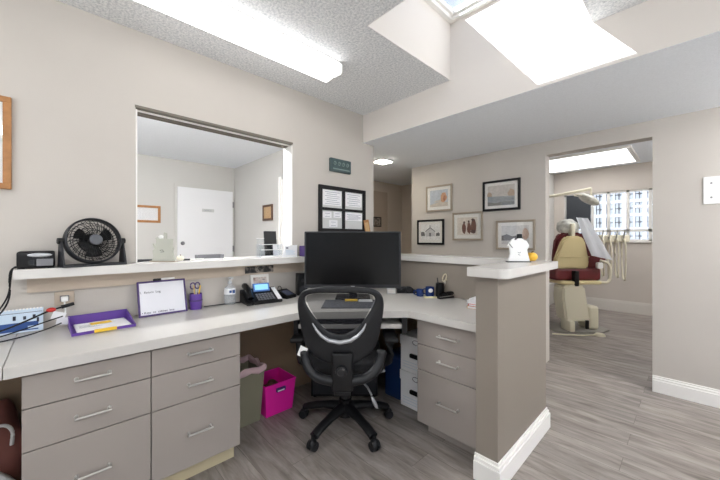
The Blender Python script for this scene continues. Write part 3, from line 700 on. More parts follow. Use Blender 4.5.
def pumpkin(name, label, loc, r, m, flat=0.85):
    t = thing(name, label, 'pumpkin', loc, 0)
    b = bmesh.new(); bmesh.ops.create_uvsphere(b, u_segments=40, v_segments=16, radius=r)
    for v in b.verts:
        a = math.atan2(v.co.y, v.co.x); h = math.hypot(v.co.x, v.co.y)
        k = 1-0.07*abs(math.cos(4*a))**4*(h/r); v.co.x *= k; v.co.y *= k; v.co.z *= flat
        v.co.z -= 0.18*r*max(0, 1-h/(0.5*r))*(1 if v.co.z > 0 else -1); v.co.z += r*flat
    mb = MB(); mb._merge(b); mb.build('rind', m, t, True)
    MB().tube([(0, 0, 2*r*flat-.25*r), (0.1*r, 0, 2*r*flat+.05*r), (0.35*r, 0, 2*r*flat+.15*r)], [0.16*r, 0.11*r, 0.1*r], 8, smooth=1).build('stem', 'stem', t, True)
pumpkin('pumpkin', 'tiny cream pumpkin beside the pale green cutout', (0.020, 0.562, ZG), 0.022, 'pumpw')
t = thing('marker_pen', 'slim black and white pen lying beside the cream pumpkin', 'pen', (-0.02, 0.640, ZG), EAST)
MB().cyl((-0.05, 0, 0.006), (-0.012, 0, 0.006), 0.006, seg=12).build('cap', 'black', t, True); MB().cyl((-0.012, 0, 0.006), (0.075, 0, 0.006), 0.0055, 0.0045, seg=12).build('barrel', 'white', t, True)
tag_thing('card_tray', MB().box(-0.05, 0.05, -0.02, 0.02, 0, 0.014, 0.002, 1), 'dgrey', 'flat dark tray at the left corner of the opening', 'tray').location = (-0.10, 0.390, ZG)
bpy.data.objects['card_tray'].rotation_euler = (0, 0, EAST)
t = thing('paper_tray', 'low clear grey tray lying on the ledge below the white door', 'tray', (-0.06, 0.765, ZG), EAST)
MB().box(-0.085, 0.085, -0.035, 0.035, 0, 0.004, 0.001, 1).build('tray_floor', 'paper2', t)
m = MB(); m.box(-0.085, 0.085, 0.031, 0.035, 0.004, 0.032); m.box(-0.085, -0.081, -0.035, 0.031, 0.004, 0.032); m.box(0.081, 0.085, -0.035, 0.031, 0.004, 0.032); m.build('tray_rim', 'grey', t)
# acrylic brochure holder
t = thing('brochure_holder', 'clear tiered acrylic holder with black brochures on the ledge', 'brochure holder', (-0.02, 1.192, ZG), EAST)
m = MB()
for k, (y, h) in enumerate(((-0.045, 0.06), (-0.01, 0.10), (0.03, 0.145))): m.box(-0.085, 0.085, y, y+.003, 0.004, h)
m.box(-0.085, 0.085, -0.05, 0.045, 0, 0.004); m.box(-0.088, -0.085, -0.05, 0.045, 0, 0.10); m.box(0.085, 0.088, -0.05, 0.045, 0, 0.10)
m.build('acrylic_tiers', 'clear', t)
m = MB()
for z, y in ((0.06, -0.045), (0.10, -0.01), (0.145, 0.03)): m.box(-0.087, 0.087, y-.001, y+.004, z-.005, z)
m.box(-0.088, 0.088, -0.052, -0.048, 0, 0.012); m.build('tier_edges', 'white', t)
tag_thing('brochure', MB().box(-0.05, 0.05, -0.008, 0.008, 0, 0.19, 0.001, 1, Matrix.Rotation(-0.12, 4, 'X')), 'black', 'black brochures upright in the clear tiered holder', 'brochure').location = (-0.03, 1.215, ZG+.012)
bpy.data.objects['brochure'].rotation_euler = (0, 0, EAST)
o = tag_thing('leaflet', MB().box(-0.018, 0.018, -0.002, 0.002, 0, 0.095, 0, 1, Matrix.Rotation(-0.12, 4, 'X')), 'paper', 'narrow white leaflet in front of the black brochures', 'leaflet'); o.location = (0.004, 1.235, ZG+.006); o.rotation_euler = (0, 0, EAST)
t = thing('card_holder', 'white appointment card stand leaning at the right end of the opening', 'card stand', (0.075, 1.328, ZG), EAST-.15)
MB().prism([(-0.070, 0.0), (0.052, 0.0), (0.062, 0.095), (-0.045, 0.088)], -0.002, 0.002, Matrix.Rotation(-0.2, 4, 'X') @ UP).build('card', 'paper', t)
MB().box(-0.06, 0.05, -0.01, 0.035, 0, 0.003).build('stand_foot', 'clear', t)
m = MB(); m.box(-0.036, -0.018, -0.0075, -0.003, 0.066, 0.074, 0, 1, Matrix.Rotation(-0.2, 4, 'X')); m.build('printed_mark', 'ink', t)
m = MB()
for k in range(4): m.box(-0.04, 0.035-.012*(k % 2), -0.0065, -0.002, 0.02+.01*k, 0.023+.01*k, 0, 1, Matrix.Rotation(-0.2, 4, 'X'))
m.build('printed_lines', 'lblue', t)
t = thing('tissue_box', 'small purple and white box beside the white card stand', 'box', (0.070, 1.48, ZG), EAST)
MB().box(-0.045, 0.045, -0.04, 0.04, 0, 0.085, 0.002, 1).build('box_body', 'dpurple', t)
m = MB(); m.sph((-.012, -0.0405, 0.055), 0.018, (1, 0.05, 1)); m.sph((0.016, -0.0405, 0.03), 0.014, (1, 0.05, 1)); m.build('printed_flowers', 'bag', t, True)
# leaning wooden plaque on the far ledge
t = thing('wooden_plaque', 'small orange-brown wooden plaque leaning beside the four-pane frame', 'plaque', (0.072, 2.235, 1.0815), FACE)
MB().box(-0.026, 0.026, -0.007, 0.007, 0.004, 0.325, 0.002, 1, Matrix.Rotation(-0.16, 4, 'Y')).build('board', 'oak', t)
MB().box(-0.018, 0.018, -0.0085, -0.0065, 0.03, 0.30, 0, 1, Matrix.Rotation(-0.16, 4, 'Y')).build('face_panel', 'tan', t)

# ------------------------------------------------------------------ things on the left desk
def paper_text(parent, lines, m, name='lettering'): pass
t = thing('desk_calendar', 'blue and white spiral desk calendar leaning on the wall at left', 'calendar', (0.040, -0.165, ZT), EAST)
TL = Matrix.Rotation(-0.18, 4, 'X')
MB().box(-0.17, 0.115, -0.003, 0.001, 0.002, 0.114, 0.0005, 1, TL).build('page', 'lblue', t)
MB().box(-0.060, 0.098, -0.0042, -0.003, 0.010, 0.050, 0, 1, TL).build('picture_block', 'blue', t)
m = MB()
for k in range(24): m.cyl(TL @ Vector((-0.165+k*0.0118, -0.005, 0.112)), TL @ Vector((-0.165+k*0.0118, 0.003, 0.112)), 0.004, seg=8)
m.build('spiral_binding', 'white', t, True)
m = MB()
for k, x in enumerate((-0.13, -0.06, 0.012, 0.046, 0.078)):
    m.box(x, x+.010, -0.0044, -0.003, 0.062, 0.082-.004*(k % 2), 0, 1, TL)
m.box(-0.15, 0.11, -0.0042, -0.003, 0.094, 0.096, 0, 1, TL); m.box(0.092, 0.100, -0.0045, -0.003, 0.045, 0.066, 0, 1, TL); m.build('month_blocks', 'ink', t)
m = MB(); m.box(0.062, 0.098, -0.0050, -0.0042, 0.016, 0.030, 0, 1, TL); m.build('logo_patch', 'lblue', t)
# outlet, plug and cords
t = thing('wall_outlet', 'beige outlet plate on the wall below the left ledge', 'outlet', (0.0, 0.027, 0.907), EAST)
MB().box(-0.038, 0.038, -0.007, 0, -0.036, 0.036, 0.003, 2).build('plate', 'cleat', t)
m = MB(); m.box(-0.018, 0.018, -0.0095, -0.007, -0.014, 0.016, 0.003, 2); m.build('socket', 'grey', t)
t = thing('power_plug', 'white plug with white tags pushed into the beige outlet', 'plug', (0.0, 0.027, 0.907), EAST)
MB().box(-0.014, 0.014, -0.040, -0.0095, -0.013, 0.013, 0.005, 2).build('plug_body', 'white', t, True)
m = MB(); m.tube([(0, -0.038, -0.005), (0, -0.05, -0.03), (0.005, -0.055, -0.06), (-0.004, -0.06, -0.075)], 0.0035, 8, smooth=2); m.build('lead', 'white', t, True)
m = MB(); m.box(-0.020, 0.030, -0.067, -0.065, -0.098, -0.060, 0, 1, Matrix.Rotation(0.35, 4, 'Y')); m.box(-0.01, 0.035, -0.071, -0.069, -0.120, -0.085, 0, 1, Matrix.Rotation(0.2, 4, 'Y')); m.build('hang_tag', 'paper', t)
m = MB(); m.tube([(0.06, 0.03, 0.875), (0.07, -0.03, 0.862), (0.085, -0.09, 0.835), (0.11, -0.18, 0.800), (0.14, -0.30, 0.780)], 0.0042, 8, smooth=2)
pc = tag_thing('power_cable', m, 'black', 'thick black cord with red connector crossing the calendar', 'cord', True)
m = MB(); m.sph((0.068, -0.022, 0.865), 0.0115, (1, 1.6, 1)); m.build('red_connector', 'red', pc, True)
m = MB(); m.cyl((0.058, 0.015, 0.872), (0.050, 0.062, 0.882), 0.009, seg=12); m.build('connector_body', 'black', pc, True)
m = MB(); m.tube([(0.085, 0.02, 0.83), (0.095, -0.04, 0.815), (0.125, -0.12, 0.795), (0.165, -0.22, 0.777), (0.185, -0.33, 0.7725)], 0.003, 8, smooth=2)
tag_thing('power_cable', m, 'black', 'thin black cord running just below the one with red connector', 'cord', True)
m = MB(); m.tube([(0.10, 0.015, 0.80), (0.12, -0.03, 0.785), (0.15, -0.10, 0.772), (0.20, -0.20, 0.769), (0.23, -0.35, 0.769)], 0.003, 8, smooth=2)
tag_thing('power_cable', m, 'black', 'lowest thin black cord lying on the desk at left', 'cord', True)
m = MB(); m.tube([(0.055, -0.13, 1.085), (0.05, -0.152, 1.082), (0.045, -0.158, 1.04), (0.05, -0.162, 0.96), (0.06, -0.185, 0.90), (0.08, -0.23, 0.84), (0.12, -0.32, 0.785)], 0.0035, 8, smooth=2)
tag_thing('printer_cable', m, 'black', 'black cord hanging off ledge end from printer, nearer the wall', 'cord', True)
m = MB(); m.tube([(0.09, -0.13, 1.083), (0.10, -0.154, 1.08), (0.10, -0.160, 1.03), (0.095, -0.155, 0.95), (0.11, -0.18, 0.88), (0.14, -0.25, 0.81), (0.18, -0.34, 0.775)], 0.0035, 8, smooth=2)
tag_thing('printer_cable', m, 'black', 'black cord hanging off ledge end from printer, nearer the front', 'cord', True)
# purple letter tray
t = thing('letter_tray', 'purple letter tray holding papers on the left desk', 'tray', (0.145, 0.165, ZT), EAST+.04)
m = MB(); m.box(-0.123, 0.123, -0.135, 0.10, 0, 0.004, 0.001, 1); m.build('tray_floor', 'purple', t)
m = MB(); m.box(-0.123, 0.123, 0.096, 0.10, 0.004, 0.055, 0.001, 1)
for s in (-1, 1):
    m.prism([(-0.135, 0.004), (0.096, 0.004), (0.096, 0.055), (-0.135, 0.014)], s*0.121-.002, s*0.121+.002, Matrix(((0, 0, 1, 0), (1, 0, 0, 0), (0, 1, 0, 0), (0, 0, 0, 1))))
m.box(-0.119, 0.119, -0.135, -0.131, 0.004, 0.014); m.build('tray_wall', 'purple', t)
o = tag_thing('paper_sheet', MB().box(-0.105, 0.105, -0.12, 0.085, 0, 0.006), 'paper', 'stack of white papers lying in the purple letter tray', 'papers'); o.location = (0.145, 0.168, ZT+.0045); o.rotation_euler = (0, 0, EAST+.04)
m = MB()
for k in range(6): m.box(-0.09, 0.0-.01*(k % 3), -0.03+k*.012, -0.027+k*.012, 0.006, 0.0064)
m.build('printed_lines', 'inkg', o)
o = tag_thing('sticky_note', MB().box(-0.045, 0.040, -0.026, 0.026, 0, 0.001), 'yellow', 'yellow strip on the papers inside the purple tray', 'note'); o.location = (0.110, 0.168, ZT+.0112); o.rotation_euler = (0, 0, EAST+.10)
o = tag_thing('sticky_note', MB().box(-0.04, 0.045, -0.006, 0.006, 0, 0.014), 'yellow', 'yellow strip on the front edge of the purple tray', 'note'); o.location = (0.287, 0.168, ZT+.004); o.rotation_euler = (0, 0, EAST+.06)
# small whiteboard
t = thing('whiteboard', 'small purple framed whiteboard leaning against the wall', 'whiteboard', (0.078, 0.462, ZT), EAST+.05)
TL = Matrix.Rotation(-0.26, 4, 'X')
m = MB(); m.box(-0.128, 0.128, -0.005, 0.005, 0, 0.010, 0.002, 1, TL); m.box(-0.128, 0.128, -0.005, 0.005, 0.196, 0.206, 0.002, 1, TL); m.box(-0.128, -0.118, -0.005, 0.005, 0.01, 0.196, 0.002, 1, TL); m.box(0.118, 0.128, -0.005, 0.005, 0.01, 0.196, 0.002, 1, TL)
m.build('frame', 'dpurple', t); MB().box(-0.118, 0.118, -0.001, 0.002, 0.01, 0.196, 0, 1, TL).build('board', 'board', t)
m = text_mb('\u2022 Keys  to  cabinet  box', 0.0175, TL @ Matrix.Translation((-0.112, -0.0018, 0.017)) @ Matrix.Rotation(PI/2, 4, 'X')); m.build('handwriting', 'ink', t)
m = text_mb('1.  Return  Log', 0.0175, TL @ Matrix.Translation((-0.118, -0.0018, 0.135)) @ Matrix.Rotation(PI/2, 4, 'X')); m.build('handwriting', 'ink', t)
m = MB(); m.box(-0.045, 0.0, -0.010, 0.010, 0.204, 0.218, 0.004, 2, TL); m.build('pen_clip', 'black', t, True)
m = MB(); m.cyl(TL @ Vector((-0.005, -0.008, 0.213)), TL @ Vector((0.068, -0.008, 0.213)), 0.006, seg=12); m.build('dry_erase_pen', 'white', t, True)
# pencil cup
t = thing('pencil_cup', 'purple mesh cup full of scissors and pens beside the whiteboard', 'cup', (0.048, 0.645, ZT), 0)
MB().lathe([(0, 0), (0.033, 0), (0.035, 0.004), (0.037, 0.10), (0.035, 0.10), (0.032, 0.006), (0, 0.006)], seg=28).build('cup_wall', 'purple', t, True)
MB().lathe([(0.0372, 0.052), (0.039, 0.054), (0.039, 0.060), (0.0374, 0.062)], seg=28).build('band', 'dpurple', t, True)
for i, (dx, dy, m_, h, lab) in enumerate(((0.012, -0.012, 'pen', 0.155, 'wooden pencil sticking out of the purple cup'), (0.004, 0.018, 'yellow', 0.150, 'yellow pencil at the right side of the purple cup'), (-0.014, 0.006, 'white', 0.150, 'white pen at the back of the purple cup'))):
    o = tag_thing('pencil' if m_ != 'white' else 'pen', MB().cyl((dx*.3, dy*.3, 0.0065), (dx*1.4, dy*1.4, h), 0.0038, seg=8), m_, lab, 'pencil' if m_ != 'white' else 'pen', True); o.location = (0.048, 0.645, ZT)
t = thing('scissors', 'dark purple handled scissors standing in the purple cup', 'scissors', (0.048, 0.640, ZT), EAST)
MB().box(-0.006, 0.006, -0.002, 0.002, 0.008, 0.130, 0.001, 1).build('blades', 'steel', t)
m = MB()
for s in (-1, 1): m.tube([(s*0.014+0.014*math.cos(2*PI*k/14), 0, 0.150+0.020*math.sin(2*PI*k/14)) for k in range(14)], 0.004, 8, closed=True)
m.build('finger_loops', 'dpurple', t, True)
# sanitiser bottle
t = thing('sanitizer_bottle', 'clear pump bottle with blue label near the telephone', 'bottle', (0.050, 0.862, ZT), EAST)
MB().lathe([(0, 0.001), (0.034, 0.001), (0.038, 0.006), (0.038, 0.085), (0.032, 0.118), (0.014, 0.136), (0.012, 0.150), (0, 0.150)], seg=28).build('bottle_body', mat('clear_bottle', (232, 238, 242), 0.12, alpha=0.25), t, True)
m = MB(); m.cyl((0, 0, 0.143), (0, 0, 0.160), 0.014, 0.012, 16); m.cyl((0, 0, 0.160), (0, 0, 0.180), 0.004, seg=10); m.box(-0.010, 0.010, -0.036, 0.010, 0.178, 0.187, 0.003, 2); m.build('pump', mat('clear_pump', (232, 236, 240), 0.2, alpha=0.6), t, True)
m = MB(); m.lathe([(0.0385, 0.072), (0.0388, 0.073), (0.0386, 0.090), (0.0345, 0.112)], seg=28); m.build('label', 'paper', t, True)
m = MB(); m.box(-0.018, -0.004, -0.041, -0.037, 0.084, 0.100); m.box(0.002, 0.018, -0.041, -0.037, 0.080, 0.102); m.build('label_mark', 'blue', t)
m = MB(); m.tube([(0.03, 0.70, 0.769), (0.05, 0.76, 0.772), (0.03, 0.82, 0.768), (0.04, 0.90, 0.769), (0.06, 0.95, 0.769)], 0.0032, 8, smooth=2)
tag_thing('phone_cable', m, 'dgrey', 'thin dark cord along the wall behind the bottle', 'cord', True)
# photo strip and photo frame on the wall below the ledge
t = thing('photo_strip', 'dark strip of small photos stuck below the ledge edge', 'photos', (0.024, 1.092, 0.990), EAST)
MB().box(-0.112, 0.112, -0.002, 0, -0.026, 0.024).build('print', art_mat('photo_strip_print', [(0.35, (20, 22, 24)), (0.5, (52, 50, 48)), (0.62, (150, 140, 132)), (0.7, (30, 30, 30))], 3.0, 26), t)
t = thing('framed_photo', 'white framed family photo leaning on wall behind the telephone', 'photo frame', (0.034, 1.10, ZT), EAST)
TL = Matrix.Rotation(-0.16, 4, 'X')
m = MB(); m.box(-0.072, 0.072, -0.004, 0.004, 0.0, 0.190, 0.002, 1, TL); m.build('frame', 'matte', t)
MB().box(-0.052, 0.052, -0.0052, -0.004, 0.030, 0.165, 0, 1, TL).build('photo', art_mat('family_photo_print', [(0.35, (92, 60, 54)), (0.48, (190, 168, 156)), (0.58, (216, 206, 200)), (0.7, (60, 52, 54))], 5.0, 22), t)
# telephone
t = thing('desk_phone', 'black office telephone with lit blue display', 'telephone', (0.128, 1.055, ZT), math.radians(82))
side = Matrix(((0, 0, 1, 0), (1, 0, 0, 0), (0, 1, 0, 0), (0, 0, 0, 1)))   # (y,z) polygon, extruded along x
MB().prism([(-0.085, 0.0), (0.085, 0.0), (0.085, 0.092), (-0.085, 0.020)], -0.075, 0.125, side, 0.004).build('phone_body', 'black', t, True)
sl = Matrix.Translation((0, -0.085, 0.021)) @ Matrix.Rotation(math.atan2(0.072, 0.17), 4, 'X')
m = MB()
for r_ in range(4):
    for c_ in range(6): m.box(-0.045+c_*0.021, -0.045+c_*0.021+.016, 0.014+r_*0.022, 0.014+r_*0.022+.014, 0, 0.005, 0.001, 1, sl)
m.build('keypad', 'grey', t)
MB().box(0.092, 0.122, 0.004, 0.165, 0, 0.004, 0.001, 1, sl).build('index_strip', 'paper', t)
DS = sl @ Matrix.Translation((0.012, 0.125, 0.0)) @ Matrix.Rotation(math.radians(44), 4, 'X')
sc_ = MB().box(-0.060, 0.060, 0.0, 0.062, -0.006, 0.006, 0.003, 2, DS).build('display', 'lcdf', t, True)
MB().box(-0.048, 0.048, 0.012, 0.052, 0.006, 0.0072, 0, 1, DS).build('lit_screen', 'lcd', sc_)
m = MB(); m.tube([sl @ Vector((-0.100, 0.005, 0.028)), sl @ Vector((-0.100, 0.03, 0.040)), sl @ Vector((-0.100, 0.09, 0.044)), sl @ Vector((-0.100, 0.15, 0.040)), sl @ Vector((-0.100, 0.172, 0.030))], [0.020, 0.017, 0.014, 0.018, 0.022], 12, smooth=1)
m.build('handset', 'blacks', t, True)
MB().prism([(-0.085, 0.0), (0.085, 0.0), (0.085, 0.090), (-0.085, 0.018)], -0.128, -0.076, side, 0.004).build('handset_cradle', 'black', t, True)
m = MB(); m.tube([(-0.115+.016*math.cos(k*0.9), -0.105+.0*k+.012*math.sin(k*0.9), 0.013+0.0004*k) for k in range(14)], 0.0055, 6); m.build('coiled_cord', 'blacks', t, True)
# card reader with looped cord
t = thing('card_reader', 'small black terminal with grey screen right of the telephone', 'card terminal', (0.098, 1.278, ZT), math.radians(106))
MB().prism([(-0.055, 0.0), (0.055, 0.0), (0.055, 0.062), (-0.055, 0.018)], -0.055, 0.055, side, 0.006).build('case', 'black', t, True)
MB().box(-0.036, 0.036, 0.018, 0.090, 0.0, 0.002, 0.001, 1, Matrix.Translation((0, -0.055, 0.0182)) @ Matrix.Rotation(math.atan2(0.044, 0.11), 4, 'X')).build('screen', mat('terminal_screen', (74, 80, 104), 0.2), t)
m = MB(); m.tube([(0.0, 0.055, 0.02), (-0.02, 0.08, 0.05), (0.0, 0.085, 0.085), (0.025, 0.08, 0.07), (0.02, 0.07, 0.03), (0.035, 0.062, 0.006)], 0.0025, 6, smooth=2); m.build('cable', 'black', t, True)
t = thing('desk_speaker', 'slim upright black speaker beside the left edge of monitor', 'speaker', (0.070, 1.428, ZT), EAST-.35)
MB().box(-0.042, 0.042, -0.045, 0.03, 0, 0.175, 0.006, 2).build('case', 'black', t, True)
m = MB(); m.cyl((0, -0.045, 0.05), (0, -0.049, 0.05), 0.028, 0.026, 24); m.build('driver_ring', 'dgrey', t, True)
m = MB(); m.cyl((0, -0.045, 0.12), (0, -0.048, 0.12), 0.014, 0.012, 18); m.build('tweeter_ring', 'dgrey', t, True)

# ------------------------------------------------------------------ things on the right desk
t = thing('tape_dispenser', 'black tape dispenser at the back of the desk right of monitor', 'tape dispenser', (0.640, 2.135, ZT), FACE)
MB().prism([(-0.055, 0), (0.055, 0), (0.055, 0.022), (0.02, 0.030), (-0.01, 0.055), (-0.045, 0.055), (-0.055, 0.03)], -0.024, 0.024, UP, 0.004).build('dispenser_body', 'black', t, True)
m = MB(); m.cyl((-0.024, -0.027, 0.034), (-0.024, 0.027, 0.034), 0.022, seg=24); m.build('tape_roll', 'dgrey', t, True)
MB().box(0.050, 0.057, -0.012, 0.012, 0.020, 0.030).build('cutter', 'steel', t)
def mug(name, label, x, y, r, h):
    t = thing(name, label, 'mug', (x, y, ZT), FACE)
    MB().lathe([(0, 0), (r*.85, 0), (r, 0.006), (r, h), (r-.004, h), (r-.005, 0.008), (0, 0.008)], seg=28).build('mug_body', 'navy', t, True)
    m = MB(); m.tube([(-r+.003, 0, h*.8), (-r-.018, 0, h*.75), (-r-.022, 0, h*.5), (-r-.016, 0, h*.28), (-r+.003, 0, h*.2)], 0.005, 8, smooth=1); m.build('mug_handle', 'navy', t, True)
    return t
mug('mug', 'short dark blue mug at left of the two blue mugs', 0.772, 2.068, 0.028, 0.055)
t = mug('mug', 'taller dark blue mug with white spot next to pen cup', 0.822, 2.128, 0.034, 0.072)
MB().sph((0.0, -0.034, 0.048), 0.020, (0.9, 0.12, 0.8)).build('white_spot', 'white', t, True)
t = thing('pen_cup', 'black round pen cup at back of right desk', 'cup', (0.892, 2.165, ZT), FACE)
MB().lathe([(0, 0), (0.032, 0), (0.034, 0.004), (0.034, 0.105), (0.031, 0.105), (0.030, 0.008), (0, 0.008)], seg=28).build('cup_wall', 'black', t, True)
t = thing('scissors', 'beige handled scissors standing in the black pen cup', 'scissors', (0.895, 2.167, ZT), FACE)
TL = Matrix.Rotation(0.30, 4, 'Y')
MB().box(-0.007, 0.007, -0.002, 0.002, 0.012, 0.125, 0.001, 1, TL).build('blades', 'steel', t)
m = MB()
for s, h in ((-1, 0.150), (1, 0.165)):
    m.tube([TL @ Vector((s*0.014+0.013*math.cos(2*PI*k/16), 0, h+0.030*math.sin(2*PI*k/16))) for k in range(16)], 0.005, 8, closed=True)
m.build('finger_loops', 'skin', t, True)
o = tag_thing('pen', MB().cyl((0, 0, 0.010), (-0.02, 0.0, 0.145), 0.004, seg=8), 'dgrey', 'dark pen standing in the black pen cup', 'pen', True); o.location = (0.886, 2.168, ZT)
t = thing('stapler', 'black stapler lying near the pen cup', 'stapler', (0.960, 2.135, ZT), FACE+.45)
MB().box(-0.07, 0.07, -0.018, 0.018, 0, 0.012, 0.004, 2).build('stapler_base', 'black', t, True)
MB().prism([(-0.072, 0.016), (0.06, 0.022), (0.075, 0.034), (0.06, 0.050), (-0.03, 0.044), (-0.070, 0.030)], -0.015, 0.015, UP, 0.004).build('stapler_arm', 'blacks', t, True)
MB().box(-0.06, 0.06, -0.010, 0.010, 0.010, 0.018).build('magazine', 'steel', t)
o = tag_thing('sticky_note_pad', MB().box(-0.05, 0.05, -0.022, 0.022, 0, 0.006, 0.001, 1), mat('pale_yellow_paper', (232, 224, 180), 0.7), 'pale yellow note pad lying in front of the blue mugs', 'note pad'); o.location = (0.868, 2.072, ZT); o.rotation_euler = (0, 0, FACE)
zz = ZT
for i, (h, m_, lab, dx, rz) in enumerate(((0.018, 'tan', 'tan book at the bottom of stack beside the end panel', 0.0, 0.0), (0.014, 'red', 'thin red book in the stack beside the end panel', 0.006, 0.06), (0.022, 'white', 'white book with red spine, in the stack beside the end panel', 0.0, -0.03), (0.014, 'paper', 'white booklet topmost in stack beside the end panel', 0.014, 0.05))):
    t = thing('book', lab, 'book', (1.345+dx, 2.02, zz), rz, 'books stacked beside the end panel')
    MB().box(-0.10, 0.10, -0.09, 0.09, 0.002, h-.0025).build('pages', 'paper', t)
    m = MB(); m.box(-0.103, 0.103, -0.093, 0.093, 0, 0.002); m.box(-0.103, 0.103, -0.093, 0.093, h-.0025, h-.0005); m.box(-0.104, -0.101, -0.093, 0.093, 0.002, h-.0025)
    m.build('cover', m_, t); zz += h
# cap decorations
wg = [(-72, 0), (-54, 55), (-59, 100), (-69, 110), (-44, 150), (-24, 160), (-29, 145), (-9, 147), (-4, 160), (22, 160), (30, 150), (53, 140), (71, 110), (56, 80), (76, 0)]
t = cutout('cutout_figure', 'white cutout figure with black hat on the rounded end ledge', wg, 0.00092, (1.520, 2.035, 1.074), 'white', 0.014)
MB().box(-0.070, 0.072, -0.016, 0.016, 0, 0.006, 0.001, 1).build('base', 'dgrey', t)
m = MB(); m.box(-0.006, 0.022, -0.007, 0.007, 0.146, 0.172, 0.003, 2); m.box(-0.012, 0.028, -0.008, 0.008, 0.144, 0.150, 0.002, 1); m.build('hat', 'black', t)
m = MB(); m.tube([(-0.006, -0.0075, 0.060), (0.006, -0.0075, 0.056), (0.012, -0.0075, 0.062)], 0.0016, 5); m.tube([(-0.004, -0.0075, 0.048), (0.008, -0.0075, 0.042)], 0.0016, 5); m.build('emblem', 'grey', t)
m = MB(); m.tube([(-0.058, -0.008, 0.112), (-0.045, -0.008, 0.096), (-0.038, -0.008, 0.088)], 0.003, 6); m.build('paw_outline', 'grey', t)
pumpkin('pumpkin', 'small yellow pumpkin beside the white cutout figure', (1.558, 2.150, 1.074), 0.035, 'pumpy', 0.85)

# ------------------------------------------------------------------ under the desk
def open_bin(name, label, loc, rz, w, d, h, taper, m, inner, lipm=None):
    t = thing(name, label, 'bin', loc, rz)
    b = bmesh.new()
    def ring(k, z, ins=0.0):
        x, y = w/2*k-ins, d/2*k-ins; return [b.verts.new((sx*x, sy*y, z)) for sx, sy in ((-1, -1), (1, -1), (1, 1), (-1, 1))]
    R_ = [ring(taper, 0), ring(1, h), ring(1, h, 0.006), ring(taper, 0.006, 0.006)]
    for a, c in zip(R_, R_[1:]):
        for k in range(4): b.faces.new((a[k], a[(k+1) % 4], c[(k+1) % 4], c[k]))
    b.faces.new(R_[0][::-1]); b.faces.new(R_[3])
    mb = MB(); mb._merge(b); mb.build('bin_body', m, t)
    r = [(-w/2, -d/2, h), (w/2, -d/2, h), (w/2, d/2, h), (-w/2, d/2, h)]
    mb = MB()
    for i in range(4): mb.tube([r[i], r[(i+1) % 4]], 0.006, 8)
    mb.build('rim', lipm or m, t)
    return t
t = open_bin('storage_bin', 'bright pink square bin under the desk', (0.158, 1.125, 0), EAST, 0.235, 0.24, 0.215, 0.86, 'pink', 'binlin')
m = MB(); m.box(-0.036, 0.036, -0.1245, -0.1195, 0.158, 0.186, 0.006, 3); m.build('hand_hole', 'dpurple', t)
m = MB(); m.box(-0.026, 0.026, -0.1255, -0.1235, 0.160, 0.170, 0.001, 1); m.build('hole_label', 'paper', t)
m = MB()
for k in range(9): m.sph((random.uniform(-.07, .07), random.uniform(-.07, .07), 0.11+random.uniform(0, .05)), 0.032, (1.2, 1, 0.7), 10)
tag(m.build('crumpled_rubbish', mat('crumpled_brown_paper', (120, 84, 72), 0.8, noise=0.3, nscale=30), None, True, (0.158, 1.125, 0.0)), 'crumpled brown rubbish lying inside the pink bin', 'rubbish')
bpy.data.objects['crumpled_rubbish']['kind'] = 'stuff'
t = open_bin('waste_bin', 'tall grey waste bin with pink liner beside the drawers', (0.150, 0.872, 0), EAST, 0.27, 0.24, 0.355, 0.84, 'bingrey', 'binlin')
m = MB(); pts = [(-0.137, -0.122), (0.137, -0.122), (0.137, 0.122), (-0.137, 0.122)]
for i in range(4):
    a, c = pts[i], pts[(i+1) % 4]
    m.tube([(a[0]+(c[0]-a[0])*q/6, a[1]+(c[1]-a[1])*q/6, 0.352+0.008*math.sin(q*2.2+i)) for q in range(7)], [0.013, 0.016, 0.012, 0.017, 0.013, 0.016, 0.013], 8, flat=1.5)
m.build('bag_liner', 'bag', t, True)
# cardboard file boxes
def file_box(z, label):
    t = thing('file_box', label, 'box', (0.912, 2.0, z), 0, 'white file boxes under the desk')
    W, Dp = 0.142, 0.17
    MB().box(-W, W, -Dp, Dp, 0.0, 0.205, 0.003, 1).build('box_body', 'cardb', t)
    MB().box(-W-.005, W+.005, -Dp-.005, Dp+.005, 0.188, 0.258, 0.003, 1).build('lid', 'cardb', t)
    m = MB(); m.box(-0.055, 0.060, -Dp-.0015, -Dp+.001, 0.108, 0.138, 0.010, 3); m.build('hand_hole', 'black', t)
    m = MB(); m.tube([(-0.04+.03*math.cos(2*PI*k/16)+.04, -Dp-.0065, 0.223+.016*math.sin(2*PI*k/16)) for k in range(16)], 0.002, 5, closed=True); m.build('printed_oval', 'ink', t)
    m = MB()
    for k in range(3): m.box(-0.12, 0.11, -Dp-.0012, -Dp+.001, 0.03+.02*k, 0.032+.02*k)
    m.build('printed_lines', 'lblue', t)
file_box(0.0, 'white cardboard file box on the floor beneath another like it'); file_box(0.2585, 'white cardboard file box stacked on top of another')
t = thing('blue_crate', 'blue plastic box on floor beside the white file boxes', 'crate', (0.665, 1.99, 0), 0)
MB().box(-0.08, 0.08, -0.13, 0.13, 0, 0.32, 0.010, 3).build('crate_body', 'dblue', t, True); MB().box(-0.084, 0.084, -0.134, 0.134, 0.30, 0.325, 0.006, 2).build('crate_rim', 'dblue', t, True)
t = thing('equipment_box', 'wide black box unit on the floor under the desk behind the chair', 'box', (0.325, 1.676, 0), FACE)
MB().box(-0.255, 0.255, -0.13, 0.17, 0.012, 0.42, 0.008, 2).build('case', 'black', t, True); MB().box(-0.24, 0.24, -0.134, -0.128, 0.03, 0.40, 0.004, 1).build('front_panel', 'dgrey', t)
for sx in (-1, 1):
    for sy in (-1, 1): MB().cyl((sx*.23, .02+sy*.12, 0), (sx*.23, .02+sy*.12, 0.014), 0.012, seg=10).build('foot', 'black', t)
